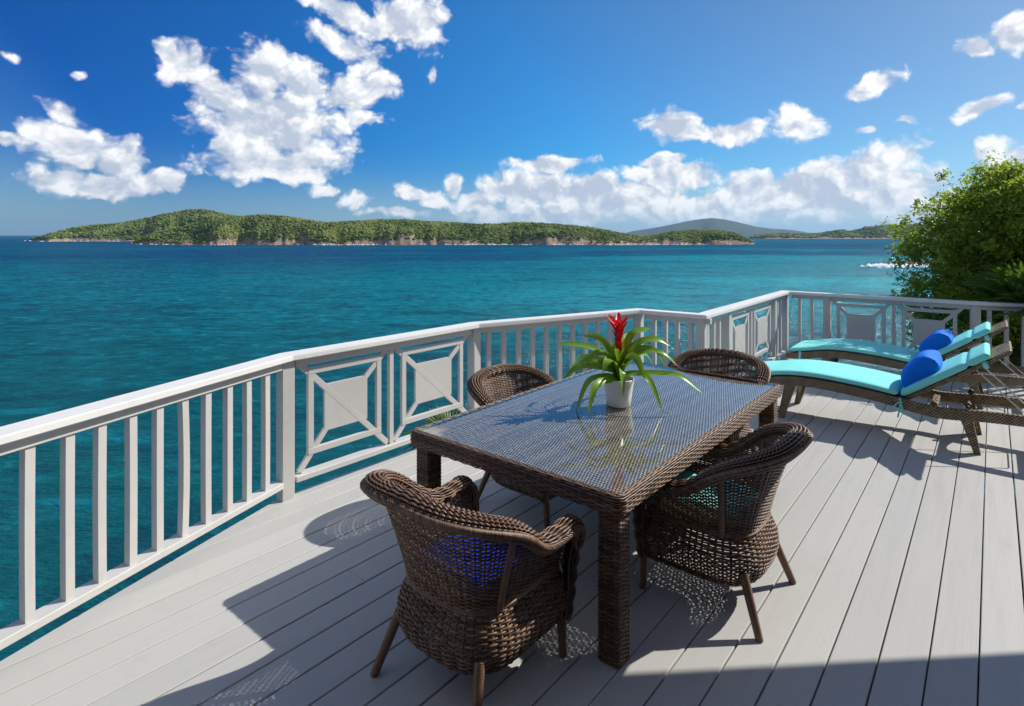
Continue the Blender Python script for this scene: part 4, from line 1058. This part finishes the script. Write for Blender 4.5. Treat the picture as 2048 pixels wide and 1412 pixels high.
# ------------------------------------------------------------------ loungers
SX0 = -1.83                                        # foot end, measured along v from the rear leg
def prof(x, tab): return np.interp(x, [a for a, _ in tab], [b for _, b in tab])
RAIL = [(-1.86,.330),(-1.80,.345),(-1.64,.372),(-1.50,.402),(-1.36,.418),(-1.22,.423),(-1.08,.419),(-.94,.410),(-.79,.397),(-.66,.381),(-.54,.364),(-.42,.346),(-.285,.334),(-.19,.336),(-.10,.343),(.05,.357),(.283,.366),(.52,.372)]
LW = .68
def lounger_meshes():
    M = {}
    x = np.linspace(-1.86, .52, 60); zt = smooth_curve([(a, b) for a, b in RAIL], 200); zt = np.interp(x, zt[:, 0], zt[:, 1]); hgt = np.interp(x, [-1.86, -1.6, -.6, -.3, .52], [.060, .080, .082, .092, .078])
    def railm(y0, y1):
        V = []
        for xx, z, h in zip(x, zt, hgt):
            b = .006; V += [(xx, y0+b, z), (xx, y1-b, z), (xx, y1, z-b), (xx, y1, z-h+b), (xx, y1-b, z-h), (xx, y0+b, z-h), (xx, y0, z-h+b), (xx, y0, z-b)]
        n = 8; I, J = np.meshgrid(np.arange(len(x)-1), np.arange(n), indexing='ij'); J2 = (J+1) % n
        Fq = np.stack([I*n+J, I*n+J2, (I+1)*n+J2, (I+1)*n+J], -1).reshape(-1, 4)
        Fq = np.vstack([Fq, [[0, 1, 2, 3], [0, 3, 4, 7], [4, 5, 6, 7]], np.array([[3, 2, 1, 0], [7, 4, 3, 0], [7, 6, 5, 4]])+(len(x)-1)*n])
        return mesh_np('side_rail', V, Fq, 'lounger_wicker', False)
    M['rails'] = [railm(0, .055), railm(LW-.055, LW)]
    # woven seat between the rails, foot to hinge
    xs = np.linspace(-1.85, -.50, 40); zs = np.interp(xs, x, zt)-.004
    V = np.concatenate([np.stack([xs, np.full(40, .056), zs], -1), np.stack([xs, np.full(40, LW-.056), zs], -1), np.stack([xs, np.full(40, LW-.056), zs-.03], -1), np.stack([xs, np.full(40, .056), zs-.03], -1)])
    i = np.arange(39); Fq = np.concatenate([np.stack([i+40*a, i+1+40*a, i+1+40*b, i+40*b], -1) for a, b in ((0, 1), (1, 2), (2, 3), (3, 0))])
    M['seat'] = mesh_np('seat_panel', V, Fq, 'lounger_wicker', False)
    def bar(p0, p1, w, h, mat='lounger_wicker', bev=.006, name='bar'):
        bm = bmesh.new(); beam(bm, p0, p1, w, h, bev=bev); return mesh_bm(name, bm, mat)
    M['cross'] = [bar((-1.83, .055, .300), (-1.83, LW-.055, .300), .05, .055, name='cross_bar'), bar((.49, .055, .335), (.49, LW-.055, .335), .05, .070, name='cross_bar'), bar((-.30, .055, .285), (-.30, LW-.055, .285), .05, .05, name='cross_bar')]
    # curved leg plates (rear) and splayed front legs, joined across by a woven apron
    def plate(pts, y0, y1, name):
        bm = bmesh.new(); a = [bm.verts.new((px, y0, pz)) for px, pz in pts]; b = [bm.verts.new((px, y1, pz)) for px, pz in pts]; bm.faces.new(a); bm.faces.new(b[::-1])
        for k in range(len(pts)): bm.faces.new([a[k], b[k], b[(k+1) % len(pts)], a[(k+1) % len(pts)]])
        return mesh_bm(name, bm, 'lounger_wicker')
    rear = [(-.125,.300),(-.035,.300),(.022,.0),(-.022,.0),(-.095,.22)]; front = [(-1.46,.345),(-1.36,.345),(-1.475,.0),(-1.525,.0)]
    M['legs'] = [plate(rear, .004, .056, 'leg'), plate(rear, LW-.056, LW-.004, 'leg'), plate(front, .004, .056, 'leg'), plate(front, LW-.056, LW-.004, 'leg')]
    def apron(xa, za, xb, zb, sag, name):
        n = 18; f = np.linspace(0, 1, n); y = .056+f*(LW-.112); lowz = zb+sag*(np.abs(2*f-1)**2.2-1)*-1*0+sag*(1-np.abs(2*f-1)**2.0)
        lowx = xa+(xb-xa)*((za-lowz)/(za-zb)); V = np.concatenate([np.stack([np.full(n, xa), y, np.full(n, za)], -1), np.stack([lowx, y, lowz], -1), np.stack([lowx+.016, y, lowz], -1), np.stack([np.full(n, xa+.016), y, np.full(n, za)], -1)])
        i = np.arange(n-1); Fq = np.concatenate([np.stack([i+n*a, i+1+n*a, i+1+n*b, i+n*b], -1) for a, b in ((0, 1), (1, 2), (2, 3), (3, 0))]); return mesh_np(name, V, Fq, 'lounger_wicker', False)
    M['aprons'] = [apron(-.075, .30, -.020, .05, .20, 'leg_apron'), apron(-1.42, .34, -1.49, .06, .20, 'leg_apron')]
    # backrest: panel and frame, hinged at -.52
    b0, b1 = np.array([-.50, .352]), np.array([.215, .858])
    bm = bmesh.new(); L = np.linalg.norm(b1-b0); ang = math.atan2(b1[1]-b0[1], b1[0]-b0[0]); Mx = Matrix.Translation(((b0[0]+b1[0])/2, LW/2, (b0[1]+b1[1])/2)) @ Matrix.Rotation(-ang, 4, 'Y')
    box(bm, None, (L, LW-.13, .022), M=Mx, bev=.008); M['backrest'] = mesh_bm('backrest', bm, 'lounger_wicker')
    fr = []
    for y in (.088, LW-.088): fr.append(bar((b0[0], y, b0[1]-.012), (b1[0]-.01, y, b1[1]-.012), .034, .034, name='back_frame'))
    M['bframe'] = fr
    # chrome prop, bent rod
    G = Geo(); m = np.array([-.02, .675]); y0, y1 = .12, LW-.12
    c = np.array([(m[0], y0, m[1]), (.30, y0+.01, .352), (.36, y0+.012, .30), (.37, y0+.03, .292), (.37, y1-.03, .292), (.36, y1-.012, .30), (.30, y1-.01, .352), (m[0], y1, m[1])])
    P = np.concatenate([np.linspace(c[k], c[k+1], 8) for k in range(len(c)-1)]); tubes(G, P, (.3, .2, 1), .0055, .0055, 7); M['prop'] = G.mesh('prop', 'steel')
    V, Fq = lathe([(0, -.012), (.020, -.012), (.024, -.006), (.024, .006), (.018, .014), (0, .016)], 16); V = V[:, [0, 2, 1]]; M['wheel'] = mesh_np('pivot', V, Fq, 'black_plastic')
    V, Fq = lathe([(0, -.014), (.009, -.014), (.010, .0), (.010, .016), (.0, .019)], 14); V = V[:, [0, 2, 1]]; M['bolt'] = mesh_np('bolt', V, Fq, 'steel')
    return M
LM = lounger_meshes()
def make_lounger(loc, label):
    e = empty('sun_lounger', (loc[0], loc[1], 0), math.atan2(v[1], v[0])); tag(e, label, 'sun lounger', 'wicker sun loungers on the deck')
    for m in LM['rails']: link('side_rail', m, e)
    link('seat_panel', LM['seat'], e)
    for m in LM['cross']: link('cross_bar', m, e)
    for m in LM['legs']: link('leg', m, e)
    for m in LM['aprons']: link('leg_apron', m, e)
    b = link('backrest', LM['backrest'], e)
    for m in LM['bframe']: link('back_frame', m, b)
    link('prop', LM['prop'], e)
    for y in (.062, LW-.062):
        w = link('pivot', LM['wheel'], e, (-.055, y, .372)); link('bolt', LM['bolt'], w, (0, -.006 if y < .3 else .006, 0))
    return e
B0 = np.array([3.766, 4.713]); FARL = B0+u*1.61
lg1 = make_lounger(B0, 'brown wicker sun lounger nearest the dining table')
lg2 = make_lounger(FARL, 'brown wicker sun lounger closest to the lattice railing at right')
def pad(name, pts, th, y0, y1, crease=None, n=46, m=20):
    """long cushion swept along pts (x,z of its underside)"""
    C = smooth_curve(pts, n); Tn = norm(np.gradient(C, axis=0)); Nn = np.stack([-Tn[:, 1], Tn[:, 0]], -1); s = np.linspace(0, 1, n)
    L = np.sum(np.linalg.norm(np.diff(C, axis=0), axis=1)); d = np.minimum(s, 1-s)*L; endf = np.sqrt(np.clip(1-(1-np.clip(d/.030, 0, 1))**2, 0, 1))*.92+.08
    if crease is not None: endf = endf*(1-.55*np.exp(-((s-crease)/.022)**2))
    a = np.linspace(0, 2*np.pi, m, endpoint=False); ca, sa = np.cos(a), np.sin(a); ex = .28
    ry = np.sign(ca)*np.abs(ca)**.16; rz = np.sign(sa)*np.abs(sa)**.55
    V = np.zeros((n, m, 3)); hw = (y1-y0)/2
    for i in range(n):
        t = th*endf[i]; c = C[i]+Nn[i]*th*.5
        off = rz*t/2+(rz > 0)*.004*np.cos(np.linspace(0, 2*np.pi, m))
        V[i, :, 0] = c[0]+Nn[i, 0]*off; V[i, :, 2] = c[1]+Nn[i, 1]*off; V[i, :, 1] = (y0+y1)/2+ry*hw*(1-.02*(1-endf[i]))
    V = V.reshape(-1, 3); I, J = np.meshgrid(np.arange(n-1), np.arange(m), indexing='ij'); J2 = (J+1) % m
    Fq = np.stack([I*m+J, (I+1)*m+J, (I+1)*m+J2, I*m+J2], -1).reshape(-1, 4)
    cap = [[k, k+1, m-2-k, m-1-k] for k in range(m//2-1)]; Fq = np.vstack([Fq, cap, np.array(cap)[:, ::-1]+(n-1)*m])
    return mesh_np(name, V, Fq, 'turquoise')
SP = pad('seat_pad', [(-1.84,.345),(-1.64,.379),(-1.50,.408),(-1.36,.425),(-1.22,.430),(-1.08,.426),(-.94,.417),(-.79,.404),(-.66,.388),(-.545,.372)], .056, .012, LW-.012)
bd = np.array([.715, .506]); bd /= np.linalg.norm(bd); bn = np.array([-bd[1], bd[0]])
bp = [np.array([-.50, .352])+bn*.014+bd*k for k in (.0, .2, .4, .6, .735)]
BP = pad('back_pad', [tuple(x) for x in bp], .062, .030, LW-.030, .70)
def tie_mesh(pts, w):
    G = Geo(); tubes(G, smooth_curve(pts, 14), (0, 1, 0), w, .002, 5); return G.mesh('tie', 'turquoise')
TIES = [tie_mesh([(-.525, -.002, .37), (-.520, -.012, .33), (-.528, -.014, .27), (-.540, -.014, .20)], .007), tie_mesh([(-.522, -.004, .36), (-.512, -.015, .31), (-.500, -.016, .26), (-.505, -.016, .235)], .006), tie_mesh([(-.525, -.006, .335), (-.548, -.014, .318), (-.565, -.014, .29)], .006),
        tie_mesh([(-1.70, .004, .375), (-1.70, -.006, .34), (-1.70, -.006, .292), (-1.70, .02, .285)], .016), tie_mesh([(.040, .055, .748), (.052, .035, .725), (.056, .05, .700)], .022)]
def make_cushion(lg, label):
    e = empty('lounger_cushion', tuple(lg.location), lg.rotation_euler.z); tag(e, label, 'cushion', 'turquoise lounger cushions')
    link('seat_pad', SP, e); b = link('back_pad', BP, e)
    for t in TIES: link('tie', t, e)
make_cushion(lg1, 'turquoise cushion on the lounger nearest the dining table')
make_cushion(lg2, 'turquoise cushion on the lounger by the railing, dappled with leaf shade')
PM = pillow_mesh('throw_pillow', .36, .52, .21, 'blue_pillow', 30, .42, .14)
def throw_pillow(lg, label, dx=0.0, tilt=0.0, dy=0.0):
    o = link('throw_pillow', PM); M = Matrix.Translation(lg.location) @ Matrix.Rotation(lg.rotation_euler.z, 4, 'Z') @ Matrix.Translation((-.395+dx, LW/2+dy, .575)) @ Matrix.Rotation(R(-52+tilt), 4, 'Y')
    o.matrix_world = M; tag(o, label, 'pillow', 'blue throw pillows')
throw_pillow(lg1, 'bright blue pillow on the lounger nearest the dining table', 0, 0)
throw_pillow(lg2, 'bright blue pillow on the lounger by the railing', .01, 4, -.02)

# ------------------------------------------------------------------ trees and plants
def leaf_cloud(centres, radii, per, size, seed, up=.75):
    """real little leaves: two-triangle folded blades spread round many twig tips"""
    r = np.random.default_rng(seed); C = np.repeat(centres, per, 0); Rr = np.repeat(radii, per)
    m = len(C); d = r.normal(size=(m, 3)); d /= np.linalg.norm(d, axis=1, keepdims=True); P = C+d*(Rr*r.random(m)**.5)[:, None]*np.array([1, 1, .8])
    nrm_ = norm(r.normal(size=(m, 3))*.75+np.array([.25, -.05, up])+d*.5); ax = norm(np.cross(nrm_, r.normal(size=(m, 3)))); sd_ = np.cross(nrm_, ax)
    L = size*r.uniform(.65, 1.35, m)[:, None]; Wd = L*r.uniform(.36, .5, m)[:, None]
    a = P-ax*L*.5; b = P+ax*L*.5-nrm_*L*.10; c = P+sd_*Wd*.5+nrm_*L*.06; e = P-sd_*Wd*.5+nrm_*L*.06; c2 = P+ax*L*.25
    V = np.stack([a, c, b, e], 1).reshape(-1, 3); i = np.arange(m)*4
    return V, np.stack([i, i+1, i+2, i+3], -1)
def limb_tubes(G, segs):
    for p0, p1, r0, r1, seed in segs:
        r = np.random.default_rng(seed); p0 = np.array(p0); p1 = np.array(p1); md = (p0+p1)/2+r.normal(0, .10, 3)*np.linalg.norm(p1-p0); n = 10
        C = smooth_curve([p0, (p0+md)/2+r.normal(0, .02, 3), md, p1], n); rr = np.linspace(r0, r1, n); tubes(G, C, (.3, .2, .9), rr, rr, 6)
def tree(name, base, lobes, nclump, per, size, seed, label, cat='tree', group=None, mat='tree_leaf', holes=None):
    """base point; lobes: ellipsoids (centre, radii) the crown fills"""
    e = empty(name, base); tag(e, label, cat, group); r = np.random.default_rng(seed); b = np.array(base)
    vol = np.array([l[1][0]*l[1][1]*l[1][2] for l in lobes])**.67; pick = r.choice(len(lobes), nclump, p=vol/vol.sum())
    d = r.normal(size=(nclump, 3)); d /= np.linalg.norm(d, axis=1, keepdims=True); rad = r.random(nclump)**.30
    cen = np.array([lobes[k][0] for k in pick]); rr = np.array([lobes[k][1] for k in pick]); C = cen+d*rr*(rad*(1+.20*r.normal(size=nclump)))[:, None]
    V, Fq = leaf_cloud(C-b, r.uniform(.10, .26, nclump), per, size, seed+1)
    link('crown', mesh_np('crown', V, Fq, mat, False), e)
    G = Geo(); segs = []
    for k, l in enumerate(lobes):
        fork = b+(np.array(l[0])-b)*.45+r.normal(0, .08, 3); segs.append((b-b, fork-b, .050, .034, seed*7+k)); 
        for q in range(9):
            tip = C[r.integers(0, nclump)]; segs.append((fork-b, tip-b, .020, .004, seed*31+k*17+q))
    limb_tubes(G, segs); link('trunk', G.mesh('trunk', 'bark'), e)
    # fine twigs that poke out of the crown
    G = Geo(); out = np.argsort(-np.linalg.norm((C-cen)/rr, axis=1))[:70]
    for k in out: c = C[k]-b; o = c-d[k]*.45; limb_tubes(G, [(o, c+d[k]*.12, .005, .0015, int(k))])
    tag(link('twigs', G.mesh('twigs', 'bark'), e), kind='stuff')
    return e
K = .857
def nearer(c): return (c[0]*K, c[1]*K, H+(c[2]-H)*K)
tree('shrub_tree', (6.15, 8.2, -2.0), [(nearer(c), tuple(x*K for x in r_)) for c, r_ in (((7.75, 9.9, 1.55), (1.1, .95, .85)), ((8.4, 9.9, 2.1), (.8, .8, .65)), ((9.0, 10.2, 1.75), (1.35, 1.1, 1.15)), ((7.55, 9.6, .55), (.95, .85, .75)), ((8.9, 9.8, .35), (1.3, 1.0, 1.1)), ((10.4, 10.3, 1.5), (1.3, 1.1, 1.3)), ((8.0, 9.15, 2.35), (.75, .6, .55)))],
     1700, 52, .070, 51, 'leafy green tree rising behind the railing at the right')
tree('bush', (8.1, 8.35, -2.2), [((8.2, 8.5, -.15), (1.3, .7, .75)), ((9.4, 8.0, .1), (1.2, .8, .9)), ((7.3, 8.75, -.5), (.7, .6, .6))], 420, 36, .07, 61, 'dark leafy bush filling the gaps of the railing below the tree', 'bush')
tree('sapling', (5.95, 8.45, -1.6), [((5.98, 8.35, .25), (.22, .2, .45)), ((6.2, 8.5, -.35), (.35, .3, .4))], 42, 20, .06, 71, 'thin sapling seen between the lattice panels at right', 'bush')

def fan_frond(G, c, az, el, r, stalk, blades=20, spread=150, seed=0, droop=.25):
    """fan palm leaf: stalk from c, blades radiating in a tilted plane"""
    rg = np.random.default_rng(seed); dirv = np.array([math.cos(az)*math.cos(el), math.sin(az)*math.cos(el), math.sin(el)]); side = norm(np.cross(dirv, [0, 0, 1.0])); upv = np.cross(side, dirv)
    c = np.array(c); hub = c+dirv*stalk; n = 6
    for k in range(blades):
        a = R(-spread+2*spread*k/(blades-1))*.5*1.0; bd_ = dirv*math.cos(a)+side*math.sin(a); L = r*(1-.25*abs(a/R(spread/2))**2)*rg.uniform(.9, 1.05); f = np.linspace(0, 1, n)
        P = hub+bd_*L*f[:, None]+np.array([0, 0, -1.0])*(droop*L*f**2.2)[:, None]+upv*(.05*L*np.sin(f*np.pi))[:, None]; Tn = norm(np.gradient(P, axis=0)); sd_ = norm(np.cross(Tn, upv)); w = r*.045*np.interp(f, [0, .25, .7, 1], [.5, 1, .75, .05])
        V = np.stack([P-sd_*w[:, None], P-upv*(w*.5)[:, None], P+sd_*w[:, None]], 1).reshape(-1, 3); I, J = np.meshgrid(np.arange(n-1), np.arange(2), indexing='ij')
        G.add(V, np.stack([I*3+J, I*3+J+1, (I+1)*3+J+1, (I+1)*3+J], -1).reshape(-1, 4))
    tubes(G, np.linspace(c, hub, 5), (.1, .2, 1), .007, .007, 5)
def palm(name, base, crown, fronds, label, dry=()):
    e = empty(name, base); tag(e, label, 'palm'); b = np.array(base); cr = np.array(crown)-b
    G = Geo(); tubes(G, np.linspace((0, 0, 0), cr, 6), (1, 0, 0), np.linspace(.07, .05, 6), np.linspace(.07, .05, 6), 8); link('trunk', G.mesh('trunk', 'bark'), e)
    for k, (az, el, r_, st) in enumerate(fronds):
        G = Geo(); fan_frond(G, cr, R(az), R(el), r_, st, seed=k+3); link('frond', G.mesh('frond', 'dry_leaf' if k in dry else 'palm_leaf'), e)
palm('fan_palm', (6.5, 7.35, -1.8), (6.28, 7.12, .72), [(200,48,.62,.35),(235,40,.60,.30),(262,30,.60,.30),(165,52,.6,.35),(290,45,.6,.3),(320,50,.6,.35),(215,68,.6,.4),(255,62,.6,.45),(30,55,.6,.35),(90,55,.6,.35),(130,45,.6,.35),(272,8,.45,.42),(228,16,.5,.36)], 'fan palm leaning over the railing below the tree', (11,))
palm('fan_palm', (-.55, 5.95, -1.9), (-.62, 5.85, -.42), [(200,62,.42,.16),(150,70,.42,.18),(250,66,.40,.16),(310,62,.40,.16),(20,60,.42,.18),(90,58,.42,.18),(180,30,.42,.20),(225,38,.42,.18)], 'small fan palm peeking through the lattice behind the chair')

# ------------------------------------------------------------------ sea haze
bm = bmesh.new(); box(bm, (0, 0, (SEA-1.2+700)/2), (92000, 92000, 700-(SEA-1.2)))
hm = bpy.data.materials.new('haze'); hm.use_nodes = True; T = NT(hm.node_tree); T.n.clear(); o_ = T.new('ShaderNodeOutputMaterial'); pv = T.new('ShaderNodeVolumePrincipled')
pv.inputs['Color'].default_value = (.42, .70, 1.0, 1); pv.inputs['Density'].default_value = 2.4e-5; pv.inputs['Anisotropy'].default_value = .2
T.l.new(pv.outputs[0], o_.inputs['Volume']); MATS['haze'] = hm
tag(link('haze', mesh_bm('haze', bm, 'haze')), 'thin sea haze over the water', 'haze', kind='stuff')
